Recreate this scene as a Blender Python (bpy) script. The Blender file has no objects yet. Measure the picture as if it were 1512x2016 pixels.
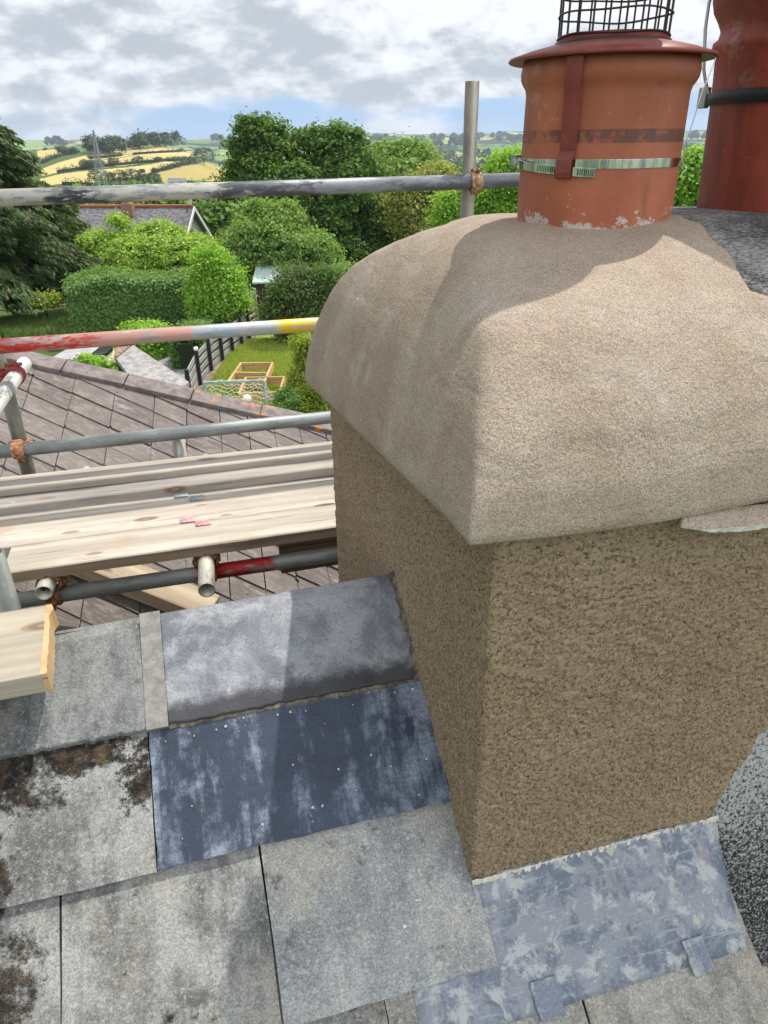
import bpy, math, random
import numpy as np
from mathutils import Vector, Matrix
random.seed(7)
# ------------------------------------------------------------------ camera
F = 1400.0; H = 7.0                       # focal length in pixels of the 1512x2016 photo, eye height
PITCH = math.radians(27.8); ROLL = math.radians(0.73)
sc = bpy.context.scene
cd = bpy.data.cameras.new('camera'); cam = bpy.data.objects.new('camera', cd); sc.collection.objects.link(cam)
cd.sensor_fit = 'VERTICAL'; cd.sensor_height = 24.0; cd.lens = F / 2016 * 24.0
cd.clip_start = 0.05; cd.clip_end = 30000
FW = np.array([0, math.cos(PITCH), -math.sin(PITCH)]); DN = np.array([0, -math.sin(PITCH), -math.cos(PITCH)]); RT = np.array([1., 0, 0])
cr, sr = math.cos(ROLL), math.sin(ROLL)
CX = RT * cr + DN * sr                    # camera right in world
CY = -(-RT * sr + DN * cr)                # camera up in world
cam.matrix_world = Matrix(((CX[0], CY[0], -FW[0], 0), (CX[1], CY[1], -FW[1], 0), (CX[2], CY[2], -FW[2], H), (0, 0, 0, 1)))
sc.camera = cam
# ------------------------------------------------------------------ view, sun, sky
sc.view_settings.view_transform = 'Standard'; sc.view_settings.look = 'None'
sc.view_settings.exposure = 0.22; sc.view_settings.gamma = 1.0
A = math.radians(14.7)                    # heading of the ridge against the picture plane
SUN_AZ = math.radians(52); SUN_EL = math.radians(61)
sdu, sdv, sdz = math.cos(SUN_EL) * math.sin(SUN_AZ), math.cos(SUN_EL) * math.cos(SUN_AZ), math.sin(SUN_EL)
SD = Vector((sdu * math.cos(A) - sdv * math.sin(A), sdu * math.sin(A) + sdv * math.cos(A), sdz))
sl = bpy.data.lights.new('sun', 'SUN'); sl.energy = 3.8; sl.angle = math.radians(0.55); sl.color = (1.0, 0.95, 0.87)
so = bpy.data.objects.new('sun', sl); sc.collection.objects.link(so)
so.rotation_euler = SD.to_track_quat('Z', 'Y').to_euler()
wd = bpy.data.worlds.new('World'); sc.world = wd; wd.use_nodes = True
nt = wd.node_tree; N = nt.nodes; LK = nt.links; N.clear()
def wn(t, **k):
    n = N.new(t)
    for a, b in k.items(): setattr(n, a, b)
    return n
wo = wn('ShaderNodeOutputWorld'); bg = wn('ShaderNodeBackground'); bg.inputs[1].default_value = 0.135
LK.new(bg.outputs[0], wo.inputs[0])
sky = wn('ShaderNodeTexSky', sky_type='NISHITA', sun_disc=False, sun_elevation=SUN_EL, sun_rotation=math.atan2(SD.x, SD.y))
sky.air_density = 1.0; sky.dust_density = 0.6; sky.ozone_density = 1.5
def wm(op, a, b=None, c=None, clamp=False):
    n = wn('ShaderNodeMath', operation=op, use_clamp=clamp)
    for i, x in enumerate((a, b, c)):
        if x is None: continue
        if isinstance(x, (int, float)): n.inputs[i].default_value = x
        else: LK.new(x, n.inputs[i])
    return n.outputs[0]
tc = wn('ShaderNodeTexCoord'); sep = wn('ShaderNodeSeparateXYZ'); LK.new(tc.outputs['Generated'], sep.inputs[0])
zz = wm('MAXIMUM', sep.outputs[2], 0.0)
cmb = wn('ShaderNodeCombineXYZ'); LK.new(sep.outputs[0], cmb.inputs[0]); LK.new(sep.outputs[1], cmb.inputs[1]); LK.new(wm('MULTIPLY', sep.outputs[2], 2.1), cmb.inputs[2])
def wnoise(scale, det, rough, off, dist=0.0):
    mp = wn('ShaderNodeMapping'); mp.inputs['Location'].default_value = off; LK.new(cmb.outputs[0], mp.inputs[0])
    n = wn('ShaderNodeTexNoise'); n.inputs['Scale'].default_value = scale; n.inputs['Detail'].default_value = det
    n.inputs['Roughness'].default_value = rough; n.inputs['Distortion'].default_value = dist; LK.new(mp.outputs[0], n.inputs['Vector'])
    return n.outputs[0]
def wramp(x, a, b):
    n = wn('ShaderNodeMapRange'); n.interpolation_type = 'SMOOTHSTEP'
    n.inputs['From Min'].default_value = a; n.inputs['From Max'].default_value = b; LK.new(x, n.inputs[0]); return n.outputs[0]
n1 = wnoise(4.0, 9, 0.55, (3.1, 1.7, 0.2), 0.1)
hi = wramp(zz, 0.024, 0.066)
cov = wramp(wm('ADD', n1, wm('MULTIPLY', hi, 0.44)), 0.50, 0.66)
n2 = wnoise(5.6, 9, 0.56, (8.4, 5.2, 0.0), 0.1); n2b = wnoise(5.6, 9, 0.56, (8.4, 5.2, 0.035), 0.1); n3 = wnoise(3.2, 4, 0.5, (1.4, 9.2, 0.0))
lite = wramp(wm('ADD', wm('ADD', n2, wm('MULTIPLY', wm('SUBTRACT', n2, n2b), 2.4)), wm('MULTIPLY', n3, 0.5)), 0.48, 0.95)
cc = wn('ShaderNodeMix', data_type='RGBA'); LK.new(lite, cc.inputs[0])
cc.inputs[6].default_value = (3.45, 3.75, 4.15, 1); cc.inputs[7].default_value = (6.5, 6.6, 6.8, 1)
hz_ = wn('ShaderNodeMix', data_type='RGBA'); LK.new(wramp(zz, 0.0, 0.25), hz_.inputs[0])
hz_.inputs[6].default_value = (2.5, 3.9, 5.9, 1); LK.new(sky.outputs[0], hz_.inputs[7])
dt = wn('ShaderNodeVectorMath', operation='DOT_PRODUCT'); LK.new(tc.outputs['Generated'], dt.inputs[0]); hs0 = Vector((-math.sin(A) - .5*math.cos(A), math.cos(A) - .5*math.sin(A), 0)).normalized(); dt.inputs[1].default_value = (-hs0.x, -hs0.y, 0.0)
cb2 = wn('ShaderNodeVectorMath', operation='SCALE'); LK.new(cc.outputs[2], cb2.inputs[0]); LK.new(wm('ADD', wm('MULTIPLY', wramp(dt.outputs['Value'], -0.1, 0.75), 1.3), 1.0), cb2.inputs['Scale'])  # unseen clouds behind the camera brightened, added to fill the chimney front
mx = wn('ShaderNodeMix', data_type='RGBA'); LK.new(wm('MULTIPLY', cov, 0.95), mx.inputs[0]); LK.new(hz_.outputs[2], mx.inputs[6]); LK.new(cb2.outputs[0], mx.inputs[7])
LK.new(mx.outputs[2], bg.inputs[0])

# ------------------------------------------------------------------ geometry helpers
CAM = np.array([0, 0, H])
def ray(x, y):
    a = (x - 756) / F; b = (y - 1008) / F
    return FW + (a * cr - b * sr) * RT + (a * sr + b * cr) * DN
B = np.array([0.148, 0.812, 5.812])       # foot of the chimney's near corner on the roof
U = np.array([math.cos(A), math.sin(A), 0]); V = np.array([-math.sin(A), math.cos(A), 0]); Z = np.array([0, 0, 1.])
def onplane(x, y, P, n):
    d = ray(x, y); return CAM + d * (((np.array(P) - CAM) @ n) / (d @ n))
def Wp(a, b, c): return B + a * U + b * V + c * Z
def loc(P): q = np.array(P) - B; return np.array([q @ U, q @ V, q[2]])
def pv(x, y, v): return loc(onplane(x, y, Wp(0, v, 0), V))      # ridge-frame point on the plane v = const
def pz(x, y, z): return loc(onplane(x, y, Wp(0, 0, z), Z))
def pu(x, y, uu): return loc(onplane(x, y, Wp(uu, 0, 0), U))
NF = Matrix(((U[0], V[0], 0, B[0]), (U[1], V[1], 0, B[1]), (0, 0, 1, B[2]), (0, 0, 0, 1)))   # ridge frame
ID = Matrix.Identity(4)

def link(o): sc.collection.objects.link(o); return o
def tag(o, label=None, cat=None, group=None, kind=None):
    if label: o['label'] = label
    if cat: o['category'] = cat
    if group: o['group'] = group
    if kind: o['kind'] = kind
    return o
def thing(name, base, label, cat, group=None, frame=NF):
    o = link(bpy.data.objects.new(name, None)); o.empty_display_size = 0.1
    o.matrix_world = frame @ Matrix.Translation(Vector(base)); o['_b'] = [float(x) for x in base]
    return tag(o, label, cat, group)
class MB:
    def __init__(s): s.v = []; s.f = []; s.m = []; s.sm = []
    def add(s, vs, fs, mi=0, smooth=False):
        n = len(s.v); s.v += [tuple(map(float, x)) for x in vs]
        for f in fs: s.f.append(tuple(n + i for i in f)); s.m.append(mi); s.sm.append(smooth)
        return s
    def box(s, c0, c1, mi=0, tf=None):
        x0, y0, z0 = c0; x1, y1, z1 = c1
        vs = [(x0,y0,z0),(x1,y0,z0),(x1,y1,z0),(x0,y1,z0),(x0,y0,z1),(x1,y0,z1),(x1,y1,z1),(x0,y1,z1)]
        if tf: vs = [tf(*q) for q in vs]
        return s.add(vs, [(3,2,1,0),(4,5,6,7),(0,1,5,4),(1,2,6,5),(2,3,7,6),(3,0,4,7)], mi)
    def tube(s, p, q, r, n=12, mi=0, r2=None, caps=True, smooth=True):
        p = Vector(p); q = Vector(q); d = (q - p).normalized(); a = d.orthogonal().normalized(); b = d.cross(a)
        r2 = r if r2 is None else r2; vs = []
        for c, rr in ((p, r), (q, r2)):
            for i in range(n):
                t = 2 * math.pi * i / n; vs.append(c + (a * math.cos(t) + b * math.sin(t)) * rr)
        s.add(vs, [(i, (i+1) % n, n + (i+1) % n, n + i) for i in range(n)], mi, smooth)
        if caps: s.add(vs, [tuple(range(n))[::-1], tuple(range(n, 2*n))], mi)
        return s
    def path(s, pts, r, n=8, mi=0, closed=False):
        pts = [Vector(p) for p in pts]; m = len(pts); vs = []
        a = None
        for i in range(m):
            d = (pts[(i+1) % m] - pts[i-1]) if closed else (pts[min(i+1, m-1)] - pts[max(i-1, 0)])
            d.normalize()
            a = d.orthogonal().normalized() if a is None else (a - d * a.dot(d)).normalized()
            b = d.cross(a)
            for k in range(n):
                t = 2 * math.pi * k / n; vs.append(pts[i] + (a * math.cos(t) + b * math.sin(t)) * r)
        fs = []
        for i in range(m if closed else m - 1):
            j = (i + 1) % m
            for k in range(n): fs.append((i*n + k, i*n + (k+1) % n, j*n + (k+1) % n, j*n + k))
        s.add(vs, fs, mi, True)
        if not closed: s.add(vs, [tuple(range(n))[::-1], tuple(range((m-1)*n, m*n))], mi)
        return s
    def lathe(s, c, prof, n=48, mi=0, smooth=True, close=False):
        vs = []
        for r, z in prof:
            for i in range(n):
                t = 2 * math.pi * i / n; vs.append((c[0] + r * math.cos(t), c[1] + r * math.sin(t), c[2] + z))
        fs = []; m = len(prof)
        for j in range(m if close else m - 1):
            k = (j + 1) % m
            for i in range(n): fs.append((j*n + i, j*n + (i+1) % n, k*n + (i+1) % n, k*n + i))
        return s.add(vs, fs, mi, smooth)
    def strip(s, pts, w, t, up=(0, 0, 1), mi=0):        # flat strip along pts, width vector w, thickness t along normals given
        vs = []
        for p, nrm in pts:
            p = Vector(p); nn = Vector(nrm).normalized() * t; ww = Vector(w)
            vs += [p - ww / 2, p + ww / 2, p + ww / 2 + nn, p - ww / 2 + nn]
        m = len(pts); fs = [(3, 2, 1, 0), tuple(4*(m-1) + i for i in range(4))]
        for i in range(m - 1):
            for k in range(4): fs.append((4*i + k, 4*i + (k+1) % 4, 4*i + 4 + (k+1) % 4, 4*i + 4 + k))
        return s.add(vs, fs, mi)
    def build(s, name, mats, parent=None, frame=NF, base=None, bevel=0, label=None, fix=True):
        if not isinstance(mats, (list, tuple)): mats = [mats]
        if parent is not None:
            b = np.array(parent['_b'])
        else: b = np.array(base if base is not None else (0, 0, 0), float)
        me = bpy.data.meshes.new(name)
        me.from_pydata([tuple(np.array(q) - b) for q in s.v], [], s.f)
        for m in mats: me.materials.append(m)
        me.polygons.foreach_set('material_index', s.m); me.polygons.foreach_set('use_smooth', s.sm)
        me.update()
        o = link(bpy.data.objects.new(name, me))
        if fix:
            import bmesh
            bm = bmesh.new(); bm.from_mesh(me); bmesh.ops.delete(bm, geom=[q for q in bm.verts if not q.link_faces], context='VERTS'); bmesh.ops.recalc_face_normals(bm, faces=bm.faces); bm.to_mesh(me); bm.free()
        if parent is not None: o.parent = parent; o['_b'] = [float(x) for x in b]
        else: o.matrix_world = frame @ Matrix.Translation(Vector(b)); o['_b'] = [float(x) for x in b]
        if bevel:
            md = o.modifiers.new('bevel', 'BEVEL'); md.width = bevel; md.segments = 2; md.limit_method = 'ANGLE'; md.angle_limit = math.radians(40)
        if label: o['label'] = label
        return o

# ------------------------------------------------------------------ material helpers
class NT:
    def __init__(s, name, rough=0.8, spec=0.3, metal=0.0):
        s.m = bpy.data.materials.new(name); s.m.use_nodes = True; s.t = s.m.node_tree; s.n = s.t.nodes; s.l = s.t.links
        s.b = s.n['Principled BSDF']; s.b.inputs['Roughness'].default_value = rough
        s.b.inputs['Specular IOR Level'].default_value = spec; s.b.inputs['Metallic'].default_value = metal
        s.tc = s.n.new('ShaderNodeTexCoord'); s.co = s.tc.outputs['Object']
    def map(s, scale=(1,1,1), rot=(0,0,0), off=(0,0,0), src=None):
        m = s.n.new('ShaderNodeMapping'); m.inputs['Scale'].default_value = scale; m.inputs['Rotation'].default_value = rot; m.inputs['Location'].default_value = off
        s.l.new(src or s.co, m.inputs[0]); return m.outputs[0]
    def noise(s, scale, det=4, rough=0.55, vec=None, dist=0, off=None, sc3=None):
        n = s.n.new('ShaderNodeTexNoise'); n.inputs['Scale'].default_value = scale; n.inputs['Detail'].default_value = det
        n.inputs['Roughness'].default_value = rough; n.inputs['Distortion'].default_value = dist
        if sc3 or off: vec = s.map(sc3 or (1,1,1), off=off or (0,0,0), src=vec)
        s.l.new(vec or s.co, n.inputs['Vector']); return n.outputs[0]
    def vor(s, scale, feat='F1', out='Distance', vec=None, rnd=1.0):
        n = s.n.new('ShaderNodeTexVoronoi'); n.feature = feat; n.inputs['Scale'].default_value = scale; n.inputs['Randomness'].default_value = rnd
        s.l.new(vec or s.co, n.inputs['Vector']); return n.outputs[out]
    def mr(s, x, a, b, c=0.0, d=1.0, smooth=True):
        n = s.n.new('ShaderNodeMapRange'); n.interpolation_type = 'SMOOTHSTEP' if smooth else 'LINEAR'
        for i, q in zip(('From Min', 'From Max', 'To Min', 'To Max'), (a, b, c, d)): n.inputs[i].default_value = q
        s.l.new(x, n.inputs[0]); return n.outputs[0]
    def math(s, op, a, b=0.0, clamp=False):
        n = s.n.new('ShaderNodeMath'); n.operation = op; n.use_clamp = clamp
        for i, x in enumerate((a, b)):
            if isinstance(x, (int, float)): n.inputs[i].default_value = x
            else: s.l.new(x, n.inputs[i])
        return n.outputs[0]
    def mix(s, f, a, b, mode='MIX'):
        n = s.n.new('ShaderNodeMix'); n.data_type = 'RGBA'; n.blend_type = mode
        for i, x in ((0, f), (6, a), (7, b)):
            if isinstance(x, (int, float)): n.inputs[i].default_value = x
            elif isinstance(x, tuple): n.inputs[i].default_value = (*x, 1)
            else: s.l.new(x, n.inputs[i])
        return n.outputs[2]
    def sep(s, src=None):
        n = s.n.new('ShaderNodeSeparateXYZ'); s.l.new(src or s.co, n.inputs[0]); return n.outputs
    def col(s, x):
        if isinstance(x, tuple): s.b.inputs['Base Color'].default_value = (*x, 1)
        else: s.l.new(x, s.b.inputs['Base Color'])
        return s
    def rough(s, x): s.l.new(x, s.b.inputs['Roughness']); return s
    def bump(s, h, dist=0.002, strength=1.0):
        n = s.n.new('ShaderNodeBump'); n.inputs['Distance'].default_value = dist; n.inputs['Strength'].default_value = strength
        s.l.new(h, n.inputs['Height'])
        if s.b.inputs['Normal'].is_linked: s.l.new(s.b.inputs['Normal'].links[0].from_socket, n.inputs['Normal'])
        s.l.new(n.outputs[0], s.b.inputs['Normal']); return s
    def attr(s, name):
        n = s.n.new('ShaderNodeAttribute'); n.attribute_name = name; return n

def m_plain(name, c, rough=0.8, var=0.25, scale=20, bump=0.0):
    t = NT(name, rough); n = t.noise(scale, 5, 0.6)
    t.col(t.mix(t.mr(n, 0.3, 0.7), tuple(x * (1 - var) for x in c), tuple(min(1, x * (1 + var)) for x in c)))
    if bump: t.bump(n, bump)
    return t.m

def m_cap():
    t = NT('smooth_sand_mortar', 0.9, 0.2)
    big = t.noise(5, 5, 0.6); g = t.noise(420, 2, 0.6); g2 = t.noise(190, 3, 0.7); v = t.vor(520, out='Color')
    c = t.mix(t.mr(big, 0.35, 0.68), (0.455, 0.385, 0.31), (0.55, 0.485, 0.41))
    c = t.mix(t.mr(t.noise(11, 4, 0.6, off=(4,2,1)), 0.5, 0.68, 0, 0.4), c, (0.40, 0.325, 0.245))
    c = t.mix(t.mr(g, 0.35, 0.65, 0.0, 0.65), t.mix(1.0, c, (0.55, 0.5, 0.45), 'MULTIPLY'), c)
    s = t.sep(v)
    c = t.mix(t.mr(s[0], 0.88, 0.92, 0, 0.5), c, (0.58, 0.36, 0.17))
    c = t.mix(t.mr(s[1], 0.86, 0.9, 0, 0.5), c, (0.14, 0.13, 0.14))
    c = t.mix(t.mr(t.noise(37, 2, 0.5), 0.76, 0.79, 0, 0.8), c, (0.75, 0.7, 0.6))
    ck = t.vor(5.5, 'DISTANCE_TO_EDGE', vec=t.map((1,1,1), src=None)); cm = t.math('MULTIPLY', t.mr(ck, 0.0, 0.006, 1, 0), t.mr(t.noise(3, 2, .5, off=(5,5,5)), .56, .62)); c = t.mix(t.math('MULTIPLY', cm, .5), c, (0.20, 0.16, 0.12))
    c = t.mix(t.mr(t.noise(6, 5, .65, off=(7, 3, 3)), .56, .74, 0, .3), c, (0.60, 0.56, 0.50))
    t.col(c); tw = t.noise(5, 3, 0.5, sc3=(1.2, 1, 2.6), dist=1.2); t.bump(tw, 0.012, 0.8); t.bump(t.noise(30, 5, 0.65), 0.004, 0.8); t.bump(t.math('ADD', g2, t.math('MULTIPLY', g, 0.6)), 0.0022, 0.9)
    return t.m
def m_render():
    t = NT('wet_dash_render', 0.92, 0.15)
    f = t.noise(330, 4, 0.7); g = t.noise(175, 5, 0.78); big = t.noise(4, 5, 0.65); pt = t.noise(9, 5, 0.7, off=(2, 5, 1)); gr = t.sep(t.vor(210, out='Color'))
    c = t.mix(t.mr(big, 0.3, 0.7), (0.345, 0.235, 0.135), (0.43, 0.315, 0.20))
    c = t.mix(t.mr(pt, 0.52, 0.68, 0, 0.5), c, (0.32, 0.22, 0.135))
    c = t.mix(t.mr(gr[0], 0.0, 1.0, 0.0, 0.5), c, (0.52, 0.42, 0.28))
    c = t.mix(t.mr(g, 0.37, 0.53, 0.95, 0), c, (0.10, 0.068, 0.04))  # low spots of the bump coloured dark, crevice shade put into the colour
    c = t.mix(t.mr(f, 0.53, 0.63, 0, 0.65), c, (0.66, 0.52, 0.36))
    t.col(c); t.bump(g, 0.006, 1.0); t.bump(f, 0.002, 1.0); return t.m
def m_apron():
    t = NT('chalky_grey_lead', 0.62, 0.4, 0.15)
    a = t.noise(15, 7, 0.72, dist=.5, off=(3, 1, 0)); b = t.noise(24, 7, 0.75, dist=.4, off=(8, 2, 1)); s2 = t.noise(18, 6, 0.7, off=(1, 7, 0), sc3=(1.8, .6, .6)); f = t.noise(160, 4, 0.8); sc = t.noise(5, 4, .6, sc3=(3, 30, 30), off=(2, 0, 3))
    c = t.mix(t.mr(a, 0.42, 0.56), (0.125, 0.15, 0.195), (0.235, 0.255, 0.29)); c = t.mix(t.mr(s2, 0.55, 0.62, 0, .7), c, (0.255, 0.25, 0.275))
    c = t.mix(t.mr(b, 0.50, 0.61, 0, .9), c, (0.42, 0.43, 0.42)); c = t.mix(t.mr(t.noise(19, 7, .78, off=(4, 4, 9)), 0.60, 0.65, 0, .8), c, (0.46, 0.43, 0.34))
    c = t.mix(t.mr(f, 0.52, 0.66, 0, .35), c, (0.45, 0.46, 0.46)); c = t.mix(t.mr(sc, 0.60, 0.66, 0, .4), c, (0.40, 0.43, 0.47)); c = t.mix(t.mr(t.noise(70, 3, .7, off=(1, 1, 5)), 0.70, 0.74), c, (0.10, 0.09, 0.085))
    t.col(c); t.bump(b, 0.003, .8); t.bump(f, .0008, .8); return t.m
def m_roughcast():
    t = NT('old_pebbledash', 0.9, 0.3)
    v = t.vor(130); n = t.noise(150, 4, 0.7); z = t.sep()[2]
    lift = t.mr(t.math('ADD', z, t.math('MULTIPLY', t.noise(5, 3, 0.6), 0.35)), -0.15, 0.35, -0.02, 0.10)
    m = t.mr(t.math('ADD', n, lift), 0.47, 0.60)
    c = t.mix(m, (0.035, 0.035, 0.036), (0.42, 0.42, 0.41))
    t.col(c); t.bump(n, 0.003, 1.0); return t.m
def m_oldtop():
    t = NT('weathered_flaunching', 0.95, 0.2)
    n = t.noise(110, 5, 0.75, sc3=(1, 2.2, 1)); b = t.noise(9, 4, 0.6)
    c = t.mix(t.mr(t.math('ADD', n, t.math('MULTIPLY', b, 0.5)), 0.6, 0.95), (0.07, 0.07, 0.068), (0.50, 0.49, 0.46))
    t.col(c); t.bump(n, 0.01, 1.0); return t.m
def m_slate(name, light, dark, moss=0.0, blue=0.0, seed=0.0):
    t = NT(name, 0.8, 0.35)
    o = (seed, seed * 1.7, seed * 0.3)
    a = t.noise(7, 6, 0.62, off=o, sc3=(1.25, 0.75, 0.75)); b = t.noise(26, 6, 0.7, off=o); g = t.noise(300, 3, 0.7)
    streak = t.noise(14, 4, 0.6, off=o, sc3=(3.2, 0.5, 0.5))
    m = t.math('ADD', t.math('MULTIPLY', a, 0.55), t.math('ADD', t.math('MULTIPLY', b, 0.25), t.math('MULTIPLY', streak, 0.2)))
    c = t.mix(t.mr(m, 0.41, 0.585), dark, light)
    c = t.mix(t.mr(t.noise(5, 3, 0.6, off=(9+seed, 2, 5)), 0.5, 0.65, 0, 0.5), c, (light[0]*1.15, light[1]*1.05, light[2]*0.88))
    if blue: c = t.mix(t.mr(t.noise(9, 4, 0.6, off=(1, 6+seed, 2)), 0.45, 0.62, 0, blue), c, (0.14, 0.165, 0.205))
    c = t.mix(t.mr(g, 0.34, 0.62, 0.75, 0.0), c, t.mix(1.0, c, (0.42, 0.42, 0.42), 'MULTIPLY')); c = t.mix(t.mr(t.noise(130, 5, 0.8, off=o), 0.5, 0.66, 0.0, 0.45), c, tuple(min(1, x*1.5) for x in light))
    # dark algae stains and black moss
    st = t.noise(12, 7, 0.72, off=(2+seed, 5, 0)); s = t.sep()
    c = t.mix(t.mr(st, 0.57, 0.68, 0, 0.7), c, (0.05, 0.048, 0.042))
    if moss:
        k = t.math('ADD', t.math('MULTIPLY', t.noise(8, 7, 0.7, off=(seed, 0, 0)), 1.0), t.mr(s[0], -1.0, -0.62, 0.36, -0.10, False))
        msk = t.mr(k, 0.50, 0.585)
        k2 = t.math('ADD', t.noise(10, 6, 0.75, off=(4, 4, 1)), t.mr(t.math('MULTIPLY', s[1], 1.0), 0.17, 0.34, -0.12, 0.17, False))
        k2 = t.math('ADD', k2, t.mr(s[0], -0.52, -0.5, 0.0, -0.3))
        msk = t.math('MAXIMUM', msk, t.mr(k2, 0.52, 0.60))
        fine = t.noise(75, 4, 0.75)
        msk = t.math('MULTIPLY', msk, t.mr(fine, 0.36, 0.50, 0.35, 1.0), True)
        mc = t.mix(t.mr(t.noise(60, 3, 0.6), 0.4, 0.62), (0.012, 0.010, 0.008), (0.075, 0.047, 0.028))
        mc = t.mix(t.mr(t.noise(14, 3, 0.6, off=(7,7,7)), 0.6, 0.7, 0, 0.7), mc, (0.16, 0.10, 0.035))
        c = t.mix(msk, c, mc)
        t.bump(t.math('MULTIPLY', msk, fine), 0.012, 1.0)
    c = t.mix(t.mr(t.noise(45, 1, 0.5, off=(3+seed, 1, 8)), 0.80, 0.82), c, (0.62, 0.62, 0.58))
    t.col(c); t.bump(b, 0.003, 0.7); t.bump(g, 0.0012, 0.9); return t.m
def m_lead(name, base, lite, amount, seed=0, rough=0.55, low=0.5, high=0.66, sc3=(2.4, 0.5, 0.5), patch=None, edge=0):
    t = NT(name, rough, 0.5, 0.25)
    st = t.noise(9, 6, 0.68, off=(seed, 3, 1), sc3=sc3, dist=0.4); bl = t.noise(13, 6, 0.7, off=(seed+4, 1, 2), dist=0.3)
    f = t.noise(90, 4, 0.7, sc3=(0.5, 1.6, 1)); u = t.sep()[0]
    k = t.math('ADD', t.math('MULTIPLY', st, 0.55), t.math('MULTIPLY', bl, 0.45))
    c = t.mix(t.mr(t.noise(5, 4, 0.6, off=(seed, 8, 0)), 0.35, 0.65), base, tuple(min(1, x * 1.55) for x in base))
    if patch: k = t.math('ADD', k, t.mr(u, patch[0], patch[1], 0.0, patch[2]))
    c = t.mix(t.math('MULTIPLY', t.mr(k, low, high), t.mr(f, 0.3, 0.65, 0.5, 1.0)), c, lite) if amount >= 1 else t.mix(t.mr(k, low, high, 0, amount), c, lite)
    c = t.mix(t.mr(t.noise(200, 4, 0.8), 0.52, 0.68, 0, 0.35 if base[0] > .05 else .06), c, tuple(x * 0.9 for x in lite)); c = t.mix(t.mr(t.noise(330, 2, 0.6), 0.36, 0.5, 0.4, 0), c, tuple(x*.4 for x in base))
    if edge:
        vy = t.math('ADD', t.sep()[1], t.math('MULTIPLY', t.math('SUBTRACT', t.noise(30, 5, 0.75), 0.5), 0.05)); c = t.mix(t.mr(vy, .325, .352, 0.85, 0.0), c, (0.022, 0.02, 0.024))
        c = t.mix(t.mr(t.noise(8, 5, 0.7, off=(3, 1, 9)), 0.60, 0.68, 0, 0.5), c, (0.36, 0.35, 0.31))
    c = t.mix(t.mr(t.noise(22, 3, 0.6, off=(seed, 2, 6)), 0.72, 0.75, 0, 0.9), c, (0.55, 0.54, 0.5))
    t.col(c); t.bump(bl, 0.004, 0.6); t.bump(f, 0.0008, 0.6); t.rough(t.mr(k, low, high, rough - 0.1, 0.8)); return t.m
def m_wood(name, a, b, axis=0, seed=0, dark=0.5, dirt=0.0):
    t = NT(name, 0.8, 0.25)
    s1 = [9, 9, 9]; s1[axis] = 0.6; s2 = [60, 60, 60]; s2[axis] = 1.6
    n = t.noise(1.6, 5, 0.6, sc3=tuple(s1), off=(seed, seed, seed), dist=0.5); f = t.noise(1.9, 4, 0.7, sc3=tuple(s2), off=(seed, 0, 1))
    bl = t.noise(4, 5, 0.65, off=(seed, 1, 2))
    c = t.mix(t.mr(n, 0.35, 0.65), a, b)
    c = t.mix(t.mr(f, 0.56, 0.72, 0, dark), c, tuple(x * 0.35 for x in a))
    c = t.mix(t.mr(bl, 0.52, 0.72, 0, 0.45 + dirt), c, (b[0]*0.72, b[1]*0.6, b[2]*0.46))
    k = t.noise(30, 3, 0.8, off=(seed + 2, 4, 0)); c = t.mix(t.mr(k, 0.72, 0.76, 0, 0.8), c, (0.06, 0.05, 0.045))
    sk = [3.2, 9, 9]; kv = t.map(tuple(sk), off=(seed*1.3, seed, 0)); kn = t.vor(1.0, vec=kv); ring = t.math('SINE', t.math('MULTIPLY', kn, 60))
    c = t.mix(t.mr(kn, 0.13, 0.16, 0.75, 0), c, t.mix(t.mr(ring, -.5, .5), (0.13, 0.08, 0.05), (0.26, 0.17, 0.10)))
    crk = t.noise(1.0, 3, 0.6, sc3=(1.3, 70, 70), off=(seed*3, 2, 5)); c = t.mix(t.mr(crk, 0.70, 0.72), c, (0.07, 0.055, 0.045))
    spl = t.noise(9, 6, 0.75, off=(seed, 6, 6)); c = t.mix(t.mr(spl, 0.62, 0.68, 0, 0.55), c, (0.50, 0.48, 0.45))
    t.col(c); t.bump(f, 0.002, 0.8); t.bump(t.mr(crk, 0.69, 0.72, 1, 0), 0.003, 1.0); return t.m
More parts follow.
